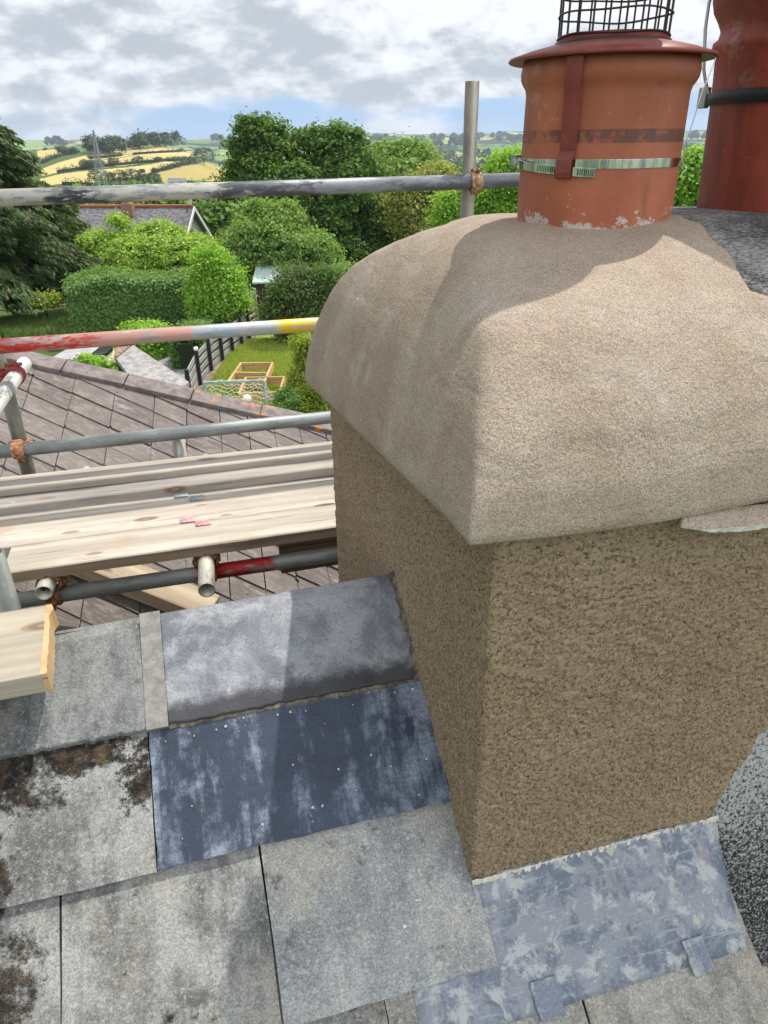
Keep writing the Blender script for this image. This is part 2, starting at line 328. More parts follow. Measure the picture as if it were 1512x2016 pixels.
def m_tube(name, base=(0.33, 0.34, 0.32), paint=None, rust=0.12, seed=0, splash=0.0, spl=(0.62, 0.60, 0.52)):
    # tubes lie along local X
    t = NT(name, 0.5, 0.5, 0.45)
    n = t.noise(9, 6, 0.7, off=(seed, 0, 0), sc3=(0.5, 1.4, 1.4)); f = t.noise(60, 4, 0.7, sc3=(0.2, 1, 1)); x = t.sep()[0]
    c = t.mix(t.mr(n, 0.35, 0.65), tuple(q * 0.72 for q in base), tuple(min(1, q * 1.25) for q in base))
    c = t.mix(t.mr(f, 0.5, 0.7, 0, 0.45), c, tuple(q * 0.4 for q in base))
    if splash: c = t.mix(t.mr(t.math('ADD', n, t.math('MULTIPLY', f, 0.25)), 0.72 - splash, 0.80 - splash), c, spl)
    c = t.mix(t.mr(t.noise(13, 5, 0.7, off=(3, seed, 2)), 0.66, 0.72, 0, rust * 6 if rust < 0.16 else 1), c, (0.22, 0.10, 0.045))
    for (x0, x1, col, ed) in (paint or ()):
        edge = t.noise(11, 6, 0.75, off=(col[0] * 9, seed, 0), sc3=(0.5, 1.8, 1.8))
        xx = t.math('ADD', x, t.math('MULTIPLY', t.math('SUBTRACT', edge, 0.5), ed))
        m = t.math('MULTIPLY', t.mr(xx, x0 - 0.015, x0 + 0.015), t.mr(xx, x1 - 0.015, x1 + 0.015, 1, 0))
        m = t.math('MULTIPLY', m, t.mr(t.math('ADD', t.noise(30, 6, 0.75, off=(seed, col[1]*5, 1), sc3=(.3, 1, 1)), t.math('MULTIPLY', f, 0.2)), 0.58, 0.70, 1.0, 0.15))
        c = t.mix(m, c, col)
    t.col(c); t.bump(f, 0.001, 0.6); t.rough(t.mr(n, 0.3, 0.7, 0.38, 0.7)); return t.m
def m_rust(name='rusty_iron', a=(0.12, 0.045, 0.02), b=(0.36, 0.17, 0.08)):
    t = NT(name, 0.85, 0.3, 0.1); n = t.noise(60, 5, 0.7); t.col(t.mix(t.mr(n, 0.35, 0.65), a, b)); t.bump(n, 0.002); return t.m
def m_leaf(name, dark, mid, lite, hue=None, trans=0.5):
    t = NT(name, 0.55, 0.35)
    g = t.n.new('ShaderNodeNewGeometry'); r = g.outputs['Random Per Island']
    c = t.mix(t.mr(r, 0.0, 0.55), dark, mid); c = t.mix(t.mr(r, 0.55, 1.0), c, lite)
    if hue: c = t.mix(t.mr(t.math('FRACT', t.math('MULTIPLY', r, 17.3)), 0.8, 0.83), c, hue)
    n = t.noise(0.9, 3, 0.6); c = t.mix(t.mr(n, 0.35, 0.65, 0.0, 0.35), c, mid)
    t.col(c)
    tr = t.n.new('ShaderNodeBsdfTranslucent'); t.l.new(t.mix(1.0, c, (1.0, 1.0, 0.45), 'MULTIPLY'), tr.inputs[0])
    ms = t.n.new('ShaderNodeMixShader'); ms.inputs[0].default_value = trans
    t.l.new(t.b.outputs[0], ms.inputs[1]); t.l.new(tr.outputs[0], ms.inputs[2]); t.l.new(ms.outputs[0], t.n['Material Output'].inputs[0])
    return t.m

# ------------------------------------------------------------------ terrain
def tab(x, xs, ys): return np.interp(x, xs, ys)
LR = [0, 28, 60, 120, 200, 330, 350, 450, 550, 650, 740, 850, 1200, 2000, 2800, 3500, 5000]
LZ = [0, 0, -3, -9, -14, -15, -14, -9.5, -5, -1.8, 0.4, -3, -22, -8, 9, 4, -40]
RR = [0, 28, 60, 120, 300, 700, 1300, 1800, 2400, 3000, 3600, 4300, 5000]
RZ = [0, 0, -2, -9, -24, -38, -42, -29, -9, 6, 19, 5, -40]
def hfun(x, y):
    x = np.asarray(x, float); y = np.asarray(y, float)
    r = np.hypot(x, y); az = np.degrees(np.arctan2(x, y))
    w = np.clip((az + 15.5) / 9, 0, 1); w = w * w * (3 - 2 * w)
    k = np.clip((r - 200) / 600, 0, 1)
    b = (np.sin(az * 0.33 + 1.0) * 1.3 + np.sin(az * 0.9 + r / 310.) * 0.7) * k
    b2 = np.sin(az * 0.5 + r / 420.) * 3.5 * np.clip((r - 900) / 900, 0, 1) + np.sin(az * 1.3 + 2) * 2 * np.clip((r - 1500) / 900, 0, 1)
    # the corn hill drops away to the left
    dl = -np.clip((-az - 24.5) / 8, 0, 1) * 3.5 * np.clip((r - 450) / 250, 0, 1) * np.clip((1500 - r) / 500, 0, 1)
    zl = tab(r, LR, LZ) + b + dl + b2 * 0.4; zr = tab(r, RR, RZ) + b2
    return zl * (1 - w) + zr * w
def ground(px, py, tmax=4800):
    d = ray(px, py); t = np.concatenate([np.linspace(5, 200, 800), np.geomspace(200, tmax, 2500)])
    P = CAM[None] + d[None] * t[:, None]; below = P[:, 2] < hfun(P[:, 0], P[:, 1])
    i = int(np.argmax(below)) if below.any() else len(t) - 1
    return P[i]
def flat(px, py, z=0.0):
    d = ray(px, py); return CAM + d * ((z - H) / d[2])

azs = np.radians(np.concatenate([np.arange(-180, -36, 4.0), np.arange(-36, 36, 0.16), np.arange(36, 180, 4.0)]))
rs = np.concatenate([np.array([0.5, 4, 8, 12]), np.linspace(15, 60, 24), np.geomspace(64, 330, 26), np.linspace(336, 780, 170), np.geomspace(790, 5000, 150)])
AZ, RS = np.meshgrid(azs, rs); TX = RS * np.sin(AZ); TY = RS * np.cos(AZ); TZ = hfun(TX, TY)
nr, na = TX.shape
me = bpy.data.meshes.new('ground')
vv = np.stack([TX, TY, TZ], -1).reshape(-1, 3)
ii, jj = np.meshgrid(np.arange(nr - 1), np.arange(na), indexing='ij'); j2 = (jj + 1) % na
q = np.stack([ii * na + jj, ii * na + j2, (ii + 1) * na + j2, (ii + 1) * na + jj], -1).reshape(-1, 4)[:, ::-1]
me.vertices.add(len(vv)); me.vertices.foreach_set('co', vv.ravel())
me.loops.add(q.size); me.loops.foreach_set('vertex_index', q.ravel().astype(np.int32))
me.polygons.add(len(q)); me.polygons.foreach_set('loop_start', np.arange(0, q.size, 4)); me.polygons.foreach_set('loop_total', np.full(len(q), 4))
# fields: crop colour of each face, from boundaries surveyed on the hillside
cxs = vv[q].mean(1)
fc = np.tile(np.array([0.075, 0.12, 0.03]), (len(q), 1))
rr_ = np.hypot(cxs[:, 0], cxs[:, 1])
fields = [
 ([(72,302),(108,293),(121,303),(86,321)], (0.52,0.42,0.16)),
 ([(80,333),(170,306),(178,313),(155,333),(118,339),(84,346)], (0.55,0.44,0.17)),
 ([(188,305),(382,291),(390,296),(262,306),(190,316),(176,312)], (0.50,0.40,0.16)),
 ([(190,318),(262,307),(392,297),(382,315),(300,319),(180,332)], (0.54,0.44,0.18)),
 ([(190,335),(300,323),(380,320),(384,322),(300,339),(240,352),(190,352)], (0.55,0.45,0.19)),
 ([(80,352),(118,343),(188,335),(190,362),(125,362),(82,366)], (0.52,0.42,0.17)),
 ([(305,343),(388,324),(445,316),(445,362),(330,366)], (0.40,0.31,0.11)),
 ([(100,370),(330,372),(330,380),(100,380)], (0.50,0.38,0.20)),
 ([(112,291),(165,287),(165,299),(124,301)], (0.12,0.19,0.05)),
 ([(385,289),(445,287),(445,314),(395,318)], (0.16,0.26,0.06)),
]
fxy = []
for poly, c in fields:
    P = [ground(*p)[:2] for p in poly]; fxy.append(P)
    x, y = cxs[:, 0], cxs[:, 1]; ins = np.zeros(len(q), bool); n = len(P)
    for i in range(n):
        (x1, y1), (x2, y2) = P[i], P[(i + 1) % n]
        cond = ((y1 > y) != (y2 > y)) & (x < (x2 - x1) * (y - y1) / ((y2 - y1) if y2 != y1 else 1e-9) + x1)
        ins ^= cond
    fc[ins] = c
at = me.attributes.new('crop', 'FLOAT_COLOR', 'FACE'); at.data.foreach_set('color', np.concatenate([fc, np.ones((len(q), 1))], 1).astype(np.float32).ravel())
me.update(); me.polygons.foreach_set('use_smooth', np.ones(len(q), bool))
t = NT('fields_and_grass', 0.95, 0.15)
t.co = t.n.new('ShaderNodeNewGeometry').outputs['Position']
crop = t.attr('crop').outputs['Color']
c = t.mix(t.mr(t.noise(0.9, 5, 0.65), 0.3, 0.7, 0.0, 0.5), crop, t.mix(1.0, crop, (0.6, 0.65, 0.6), 'MULTIPLY'))
c = t.mix(t.mr(t.noise(0.012, 4, 0.6), 0.4, 0.6, 0.0, 0.25), c, t.mix(1.0, c, (0.8, 0.85, 0.8), 'MULTIPLY'))
# the patchwork of distant meadows beyond the valley, divided by hedgerows
rad = t.n.new('ShaderNodeVectorMath'); rad.operation = 'LENGTH'; t.l.new(t.co, rad.inputs[0])
far = t.mr(rad.outputs['Value'], 1150, 1300)
wv = t.map((1.0, 0.42, 0.0), rot=(0, 0, 0.35)); dn = t.n.new('ShaderNodeVectorMath'); dn.operation = 'ADD'
nz = t.n.new('ShaderNodeTexNoise'); nz.inputs['Scale'].default_value = 0.005; t.l.new(t.co, nz.inputs['Vector'])
scl = t.n.new('ShaderNodeVectorMath'); scl.operation = 'SCALE'; scl.inputs['Scale'].default_value = 160; t.l.new(nz.outputs['Color'], scl.inputs[0])
t.l.new(wv, dn.inputs[0]); t.l.new(scl.outputs[0], dn.inputs[1]); wv = dn.outputs[0]
vc = t.sep(t.vor(0.0085, out='Color', vec=wv)); ve = t.vor(0.0085, 'DISTANCE_TO_EDGE', vec=wv)
fcx = t.mix(t.mr(vc[0], 0.2, 0.7), (0.10, 0.19, 0.04), (0.25, 0.34, 0.09)); fcx = t.mix(t.mr(vc[1], 0.82, 0.85), fcx, (0.48, 0.36, 0.19))
fcx = t.mix(t.mr(vc[2], 0.84, 0.86), fcx, (0.02, 0.04, 0.013))
fcx = t.mix(t.mr(ve, 0.035, 0.05, 1, 0), fcx, (0.018, 0.036, 0.012))
fcx = t.mix(t.mr(t.noise(0.004, 5, 0.6), 0.57, 0.60), fcx, (0.02, 0.038, 0.014))
c = t.mix(far, c, fcx)
t.col(c)
me.materials.append(t.m)
tag(link(bpy.data.objects.new('ground', me)), kind='structure')

# ------------------------------------------------------------------ roof we stand over
TAN = math.tan(math.radians(33)); CN = math.cos(math.radians(33)); SN = math.sin(math.radians(33))
def rf(u, v, off=0.0): return (u, v - off * SN, v * TAN + off * CN)     # point on the near slope, raised by off
M = {}
M['slate'] = m_slate('weathered_grey_slate', (0.31, 0.31, 0.295), (0.12, 0.12, 0.115), moss=1, seed=1.3)
M['slate2'] = m_slate('clean_grey_slate', (0.42, 0.425, 0.405), (0.27, 0.275, 0.27), blue=0.3, seed=5.1)
M['slate3'] = m_slate('pale_grey_slate', (0.40, 0.385, 0.34), (0.21, 0.20, 0.18), seed=8.7)
M['ridge_a'] = m_slate('grey_ridge_tile', (0.25, 0.255, 0.25), (0.085, 0.09, 0.09), seed=3.3)
M['ridge_b'] = m_lead('blue_ridge_tile', (0.12, 0.128, 0.15), (0.38, 0.39, 0.41), 0.9, seed=2, rough=0.65, low=0.44, high=0.60, sc3=(1.2, 0.8, 0.8), edge=1)
M['lead_dark'] = m_lead('dark_new_lead', (0.024, 0.034, 0.056), (0.27, 0.32, 0.40), 1, seed=6, rough=0.5, low=0.49, high=0.66, patch=(-0.16, -0.02, 0.10))
M['lead_light'] = m_apron()
M['mortar'] = m_plain('grey_mortar', (0.235, 0.225, 0.205), 0.95, 0.2, 60, 0.004)
M['white_mortar'] = m_plain('white_mortar', (0.55, 0.52, 0.45), 0.95, 0.2, 80, 0.004)
M['dark'] = m_plain('dark_underlay', (0.03, 0.028, 0.026), 0.95)
house = thing('slate_roofed_house', (0, 0, 0), 'grey slate and lead roof slope filling the foreground below the chimney', 'roof')
rnd = random.Random(3)
def slab(mb, us, off_lo, off_hi, v0, v1, th=0.006, mi=0, jit=0.0006, n=14, wav=0.0):
    """a slate or sheet between v0 (lower edge) and v1, u from us[0] to us[1], ragged edges"""
    u0, u1 = us; cols = n + 1; rows = 9
    top = []; bot = []
    jl = [rnd.gauss(0, jit) for _ in range(cols)]; je = [rnd.gauss(0, jit) for _ in range(rows)]; jf = [rnd.gauss(0, jit) for _ in range(rows)]
    for r in range(rows):
        k = r / (rows - 1); v = v0 + (v1 - v0) * k
        for c in range(cols):
            s = c / n; uu = u0 + (u1 - u0) * s
            if c == 0: uu += je[r]
            if c == n: uu += jf[r]
            v_ = v + (jl[c] if r == 0 else 0)
            off = off_lo + (off_hi - off_lo) * k + wav * math.sin(uu * 23 + v * 17) * math.sin(v * 31 + 1)
            top.append(rf(uu, v_, off)); bot.append(rf(uu, v_, off - th))
    m = cols * rows; fs = []
    for r in range(rows - 1):
        for c in range(n):
            a = r * cols + c; fs.append((a, a + 1, a + cols + 1, a + cols))
    for c in range(n): fs.append((c, m + c, m + c + 1, c + 1))
    for r in range(rows - 1):
        a = r * cols; fs.append((a, a + cols, m + a + cols, m + a)); a += n; fs.append((a, m + a, m + a + cols, a + cols))
    mb.add(top + bot, fs, mi)
sl_ = MB()
g = 0.0016
for us, lo, hi, v0, v1, mi in [
    ((-1.05, -0.6865), .0155, .004, -.103, .33, 0), ((-1.4, -1.053), .0155, .004, -.103, .33, 0),
    ((-0.683, -0.3585), .0155, .004, -.105, .33, 0), ((-0.355, 0.008), .0165, .004, -.104, .30, 1),
    ((-0.527 - .41, -0.530), .0215, .010, .118, .40, 0), ((-1.4, -0.94), .0215, .010, .118, .40, 0),
    ((-0.86, -0.52), .012, .001, -.36, .05, 0), ((-0.517, -0.193), .012, .001, -.36, .05, 0), ((-0.19, 0.134), .012, .001, -.36, .05, 2), ((0.1395, 0.478), .012, .001, -.355, .03, 2),
    ((-1.25, -0.863), .012, .001, -.36, .05, 0),
    ((-0.69, -0.36), .013, .001, -.62, -.2, 0), ((-0.35, -0.01), .013, .001, -.62, -.2, 0), ((0.0, 0.33), .013, .001, -.62, -.2, 2), ((0.335, 0.49), .013, .001, -.62, -.2, 2), ((-1.2, -0.69), .013, .001, -.62, -.2, 0)]:
    slab(sl_, us, lo, hi, v0, v1, mi=mi)
sl_.build('slate_covering', [M['slate'], M['slate2'], M['slate3']], house)
ld = MB(); slab(ld, (-0.527, -0.001), .0235, .014, .121, .345, th=.003, n=30, wav=.0008); ld.build('lead_flashing', M['lead_dark'], house, label='dark blue lead sheet with white streaks below the ridge tile')
l2 = MB()
cols = 30; rows = 14; top = []; bot = []
for r in range(rows):
    k = r / (rows - 1)
    for c in range(cols + 1):
        s = c / cols; v = -.172 + .182 * k; u0 = -.143; u1 = .474 + .034 * k ** 2; uu = u0 + (u1 - u0) * s
        off = .0108 - .001 * k + .0006 * math.sin(uu * 40) * math.sin(v * 60 + uu * 9) + .012 * max(0, k - .8) / .2 * (1 if uu > 0.01 else 0) * min(1, max(0, (uu - .01) / .05))
        if uu < .012: off = min(off, .0085)
        off -= .012 * max(0, s - .95) / .05 * .5
        top.append(rf(uu, v, off)); bot.append(rf(uu, v, off - .003))
m_ = len(top); cc_ = cols + 1; fs = []
for r in range(rows - 1):
    for c in range(cols):
        a = r * cc_ + c; fs.append((a, a + 1, a + cc_ + 1, a + cc_))
for c in range(cols): fs.append((c, m_ + c, m_ + c + 1, c + 1))
for r in range(rows - 1):
    a = r * cc_; fs.append((a, a + cc_, m_ + a + cc_, m_ + a)); a += cols; fs.append((a, m_ + a, m_ + a + cc_, a + cc_))
l2.add(top + bot, fs, 0, True); l2.build('lead_flashing', M['lead_light'], house, label='pale blotchy lead apron below the chimney front')
for (px, py, w_) in ((1072, 1962, .047), (1366, 1880, .041)):
    p = loc(onplane(px, py, Wp(0, 0, 0), np.array([*( -SN * V[:2]), CN])))
    cb = MB(); slab(cb, (p[0] - w_/2, p[0] + w_/2), .0165, .0155, p[1] - .024, p[1] + .022, th=.005, n=6, jit=.0008)
    cb.build('lead_clip', m_lead('clip_lead', (0.10, 0.12, 0.15), (0.42, 0.43, 0.44), 1, seed=px, low=.48, high=.56), house, bevel=.001)
# ridge tiles
def ridge(u0, u1, mat, label, seed):
    rn = random.Random(seed); mb = MB(); n = 40; pr = [(.318, .010), (.322, .024), (.36, .025), (.42, .024), (.47, .022), (.496, .022)]
    vs = []; 
    for i in range(n + 1):
        uu = u0 + (u1 - u0) * i / n; w = rn.gauss(0, .0012)
        tl = .020 * uu; ring = [(lambda q: (q[0], q[1], q[2] + tl * (v - .318)/.19))(rf(uu, v + (w if j < 2 else 0), o)) for j, (v, o) in enumerate(pr)]
        za = .340 + tl
        ring += [(uu, .508, za), (uu, .518, za + .001), (uu, .528, za - .003), (uu, .60, za - .09), (uu, .70, za - .23), (uu, .70, za - .26), (uu, .515, za - .03)]
        vs += ring
    m = len(pr) + 7; fs = []
    for i in range(n):
        for j in range(m): fs.append((i*m + j, i*m + (j+1) % m, (i+1)*m + (j+1) % m, (i+1)*m + j))
    fs += [tuple(range(m)), tuple(n*m + j for j in range(m))[::-1]]
    mb.add(vs, fs, 0); mb.build('ridge_tile', mat, house, label=label, bevel=.003)
ridge(-.492, -.004, M['ridge_b'], 'bluish ridge tile butting against the chimney', 1)
ridge(-1.02, -.528, M['ridge_a'], 'grey ridge tile under the end of the loose board', 2)
ridge(-1.6, -1.04, M['ridge_a'], None, 3)
mj = MB(); rn = random.Random(5)
for i in range(24):                       # mortar joint between the two ridge tiles
    k = i / 23; v = .320 + .19 * k
for i in range(22):
    v0 = .318 + .198 * i / 22; v1 = v0 + .198 / 22 + .0005; a = -.530 + 0; b = -.4905
    mj.add([rf(a, v0, .027 - .012*i/22), rf(b, v0, .0275 - .012*i/22), rf(b, v1, .0275 - .012*(i+1)/22), rf(a, v1, .027 - .012*(i+1)/22), rf(a, v0, .01), rf(b, v0, .01)], [(0,1,2,3), (4,5,1,0)])
mj.box((-.529, .50, .29), (-.491, .519, .3345))
mj.build('mortar_joint', M['mortar'], house)
mj = MB(); prev = None
for i in range(61):                       # bedding mortar under the ridge beside the chimney
    uu = -.49 + .488 * i / 60; d = rn.gauss(0, .0010)
    ring = [rf(uu, .326, .020), rf(uu, .3165 + d, .0180), rf(uu, .314 + d, .014)]
    n0 = len(mj.v); mj.v += ring
    if prev is not None:
        for j in range(2): mj.f.append((prev + j, n0 + j, n0 + j + 1, prev + j + 1)); mj.m.append(0); mj.sm.append(False)
    prev = n0
for i in range(14):
    v0 = .318 + .198 * i / 14; d = rn.gauss(0, .002); mj.add([rf(-.012 + d, v0, .026), rf(.004, v0, .036), rf(.004, v0 + .0145, .036), rf(-.012 + rn.gauss(0, .002), v0 + .0145, .026)], [(0,1,2,3)])
mj.build('mortar_bedding', m_plain('brown_mortar', (0.13, 0.11, 0.085), 0.95, 0.6, 50, 0.005), house)
# small mortar crumbs on the lead
mc = MB(); rn = random.Random(9)
for i in range(28):
    uu = -rn.uniform(.01, .5); v = rn.choice((rn.uniform(.295, .315), rn.uniform(.13, .3))); s = rn.uniform(.0006, .0020)
    c = rf(uu, v, .025 - .01 * (v - .12) / .22 + .001)
    mc.add([(c[0] + s*rn.uniform(.6,1.6)*dx, c[1] + s*dy, c[2] + s*dz + dy*s*.6) for dx, dy, dz in ((-1,-1,0),(1,-1,0),(1,1,0),(-1,1,0),(0,0,.9))], [(0,1,4),(1,2,4),(2,3,4),(3,0,4)])
mc.build('mortar_crumbs', M['white_mortar'], house)['kind'] = 'stuff'
# substructure: sheathing, far slope, gable wall
sb = MB(); sb.add([rf(-1.6, -.9, -.004), rf(.47, -.9, -.004), rf(.47, .51, -.004), rf(-1.6, .51, -.004), (-1.6, 1.02, -.26), (.47, 1.02, -.26), (.47, 1.02, -5.6), (-1.6, 1.02, -5.6), (-1.6, -.88, -5.6), (.47, -.88, -5.6)],
    [(0,1,2,3), (3,2,5,4), (4,5,6,7), (0,1,9,8), (1,2,5,6,9), (0,3,4,7,8)])
sb.build('wall', M['dark'], house)

# ------------------------------------------------------------------ chimney
chim = thing('chimney_stack', (0, 0, 0), 'large rendered chimney stack with a new sand coloured domed mortar cap', 'chimney')
M['cap'] = m_cap(); M['render'] = m_render(); M['cast'] = m_roughcast(); M['oldtop'] = m_oldtop()
def rrz(x, y): return math.sin(x*37.1 + y*11.3) * math.sin(y*29.7 - x*7.9)
# new render coat on front and left face, with its ragged right border
rn = random.Random(21)
def edge_u(z):
    e = .500 + (.30 * z if z > 0 else .5*z) + .004 * math.sin(z * 83) + .003 * math.sin(z * 191)
    return e + (max(0, z - .22) ** 1.2) * 1.4
def relief(nu, nz, du, dz, n, seed, r0=.0028, r1=.0065, hmax=.0034):
    """thrown roughcast: thousands of small overlapping lumps on a height grid (cells du x dz metres)"""
    rg = np.random.default_rng(seed); Hg = np.zeros((nz, nu)); cu = rg.random(n)*nu; cz = rg.random(n)*nz
    rr = r0 + (r1 - r0)*rg.random(n)**2.2; hh = hmax*(.35 + .65*rg.random(n))*(rr/r1)**.5; el = .7 + .6*rg.random(n)
    # bare and crowded patches
    for k in range(n):
        ru, rz = rr[k]*el[k]/du, rr[k]/el[k]/dz; i0, i1 = int(max(0, cz[k]-rz-1)), int(min(nz, cz[k]+rz+2)); j0, j1 = int(max(0, cu[k]-ru-1)), int(min(nu, cu[k]+ru+2))
        if i1 <= i0 or j1 <= j0: continue
        Y_, X_ = np.mgrid[i0:i1, j0:j1]; d2 = ((X_-cu[k])/ru)**2 + ((Y_-cz[k])/rz)**2
        b_ = np.where(d2 < 1, np.sqrt(np.maximum(0, 1-d2)), 0)*hh[k]; Hg[i0:i1, j0:j1] = np.maximum(Hg[i0:i1, j0:j1], b_ + Hg[i0:i1, j0:j1]*.30*(b_ > 0))
    return Hg
zlo, zhi = -.02, .76
nu_, nz_ = 250, 330; Hf = relief(nu_+1, nz_+1, .0026, (zhi-zlo)/nz_, 13000, 5, hmax=.0055)
mb = MB(); vs = []
for r in range(nz_ + 1):
    z = zlo + (zhi-zlo)*r/nz_; e = edge_u(z)
    for i in range(nu_ + 1):
        s_ = i / nu_; uu = e * s_; h_ = Hf[r, i] * min(1, s_*18)
        k = max(0, 1 - (e - uu) / .035); v = .0012 * rrz(uu*3, z*3) + .003*rrz(uu*.7+2, z*.8) + .02 * k ** 2 - h_
        if i == 0: v = .005
        vs.append((uu if i else Hf[r, 1]*-.6, v, z))
fs = [(r*(nu_+1)+c, r*(nu_+1)+c+1, (r+1)*(nu_+1)+c+1, (r+1)*(nu_+1)+c) for r in range(nz_) for c in range(nu_)]
mb.add(vs, fs, 0, True)
nv_, nl_ = 330, 300; zl0, zl1 = -.25, .76; Hl = relief(nv_+1, nl_+1, 1.168/nv_, (zl1-zl0)/nl_, 20000, 6, hmax=.0045)
vs = []
for r in range(nl_ + 1):
    z = zl0 + (zl1-zl0)*r/nl_
    for i in range(nv_ + 1):
        v = .005 + 1.163*i/nv_; vs.append((.0014*rrz(v*2, z*3) - Hl[r, i]*.85*min(1, i/3), v, z))
fs = [(r*(nv_+1)+c, (r+1)*(nv_+1)+c, (r+1)*(nv_+1)+c+1, r*(nv_+1)+c+1) for r in range(nl_) for c in range(nv_)]
mb.add(vs, fs, 0, True)
mb.add([(.002, .01, -1.6), (.002, 1.168, -1.6), (.002, 1.168, -.25), (.002, .01, -.25)], [(0,3,2,1)])
mb.build('new_render', M['render'], chim, fix=False)
mb = MB(); mb.box((.012, .024, -5.8), (1.24, 1.165, .74))
no_, mo_ = 150, 420; Ho = relief(no_+1, mo_+1, .0036, .0036, 15000, 8, .003, .008, .005)
vs = [(.46 + .0036*i, .0235 - Ho[r, i], -.78 + .0036*r) for r in range(mo_ + 1) for i in range(no_ + 1)]
mb.add(vs, [(r*(no_+1)+c, r*(no_+1)+c+1, (r+1)*(no_+1)+c+1, (r+1)*(no_+1)+c) for r in range(mo_) for c in range(no_)], 0, True)
mb.build('old_roughcast', M['cast'], chim, fix=False)
# white feathered mortar line at the foot of the front render
mb = MB(); vs = []
for i in range(121):
    uu = -.002 + .506 * i / 120; a = rn.gauss(0, .0010); b = abs(rn.gauss(0, .0022)); zr = 0.012 + (0.0 if uu < .01 else 0.0)
    vs += [(uu, -.009 - a, .0155), (uu, -.0045, .0215 + b)]
mb.add(vs, [(2*i, 2*i+2, 2*i+3, 2*i+1) for i in range(120)]); mb.build('mortar_line', M['white_mortar'], chim)

# dome profile: inset d from the rim, height above the rim
PF = [(.012,-.012),(.0,-.004),(-.003,.006),(.002,.03),(.013,.06),(.029,.09),(.049,.12),(.074,.15),(.103,.18),(.138,.21),(.178,.238),(.225,.263),(.275,.284),(.33,.30),(.4,.313),(.48,.32),(.58,.322)]
def cap_ring(dl, h, n, U0=-.052, U1=1.28, V0=-.034, V1=1.268, off=0.0):
    fl = 0.58; fv = 0.95                       # flank scale: left side a little steeper than the front
    a0, a1, b0, b1 = U0 + dl*fl, U1 - dl*fl, V0 + dl*fv, V1 - dl*.8
    c = min(.004 + max(0, dl) * .42 + max(0, dl - .12) * .6, .49*(a1-a0), .49*(b1-b0)); out = []
    for k in range(4):
        cx = (a0+c, a1-c)[k in (1,2)]; cy = (b0+c, b1-c)[k in (2,3)]
        seq = []
        for j in range(n):                    # corner arc
            ph = math.pi/2 * j/(n-1); ang = (math.pi, 1.5*math.pi, 0, .5*math.pi)[k] + ph
            seq.append((cx + c*math.cos(ang), cy + c*math.sin(ang)))
        out += seq
        nx = (1,2,3,0)[k]; ncx = (a0+c, a1-c)[nx in (1,2)]; ncy = (b0+c, b1-c)[nx in (2,3)]
        ea = seq[-1]; ang = (math.pi, 1.5*math.pi, 0, .5*math.pi)[nx]; eb = (ncx + c*math.cos(ang), ncy + c*math.sin(ang))
        for j in range(1, 70): out.append((ea[0]+(eb[0]-ea[0])*j/70, ea[1]+(eb[1]-ea[1])*j/70))
    res = []
    for x, y in out:
        rim = .737 - max(0, y - .04) * .142 - (.006 * math.sin(x * 9) if y < .0 else 0)
        top = 1.062 - max(0, y - .45) * .07
        z = rim + (top - rim) * (h / .322)
        z += .004 * math.sin(x*11 + y*7) * math.sin(y*13 - x*5) * min(1, max(0, h) / .1)
        z += off
        res.append((x, y, z))
    return res
def bnd(x, y, z):                             # where the new cap stops and the old flaunching starts
    if z > .98: b = .505 + .10 * (y - .45) if y > .42 else .502 - (.42 - y) * .22
    else: b = .46 + max(0, .98 - z) * 1.6
    return b + .004 * math.sin(y * 61) + .004 * math.sin(z * 70 + 1)
n = 12; rings = []
for i in range(len(PF) - 1):
    for s in range(3): 
        k = s / 3; rings.append((PF[i][0]*(1-k) + PF[i+1][0]*k, PF[i][1]*(1-k) + PF[i+1][1]*k))
rings.append(PF[-1])
vs = []; 
for dl, h in rings: vs += cap_ring(dl, h, n)
m = len(cap_ring(0, 0, n)); fs = []
for r in range(len(rings) - 1):
    for i in range(m): fs.append((r*m + i, r*m + (i+1) % m, (r+1)*m + (i+1) % m, (r+1)*m + i))
fs.append(tuple((len(rings)-1)*m + i for i in range(m)))
def split(mbn, mbo, quad, drop=.010):
    fv_ = [p[0] - bnd(*p) for p in quad]
    if max(fv_) <= 0: mbn.add(quad, [tuple(range(len(quad)))], 0, True); return
    if min(fv_) >= 0: mbo.add([(p[0], p[1], p[2] - .0006) for p in quad], [tuple(range(len(quad)))], 0, True); return
    A_, B_ = [], []
    for k in range(len(quad)):
        p, q_ = quad[k], quad[(k+1) % len(quad)]; fp_, fq = fv_[k], fv_[(k+1) % len(quad)]
        (A_ if fp_ <= 0 else B_).append(p)
        if (fp_ > 0) != (fq > 0):
            t_ = fp_/(fp_-fq); m_ = tuple(p[i] + (q_[i]-p[i])*t_ for i in range(3)); A_.append(m_); B_.append(m_)
    if len(A_) > 2: mbn.add(A_, [tuple(range(len(A_)))], 0, True)
    if len(B_) > 2: mbo.add([(p[0], p[1], p[2] - .0006) for p in B_], [tuple(range(len(B_)))], 0, True)
nb_, ob_ = MB(), MB()
for f in fs:
    if len(f) == 4: split(nb_, ob_, [vs[i] for i in f])
lastr = np.array(vs)[(len(rings)-1)*m:]
x0, x1 = lastr[:, 0].min(), lastr[:, 0].max(); y0, y1 = lastr[:, 1].min(), lastr[:, 1].max()
NX, NY = 90, 14
for i in range(NX):
    for j in range(NY):
        qd = []
        for a, b in ((i, j), (i+1, j), (i+1, j+1), (i, j+1)):
            x = x0 + (x1-x0)*a/NX; y = y0 + (y1-y0)*b/NY
            qd.append((x, y, 1.062 - max(0, y - .45)*.07 + .004*math.sin(x*11+y*7)*math.sin(y*13-x*5) - .0004))
        split(nb_, ob_, qd)
import bmesh
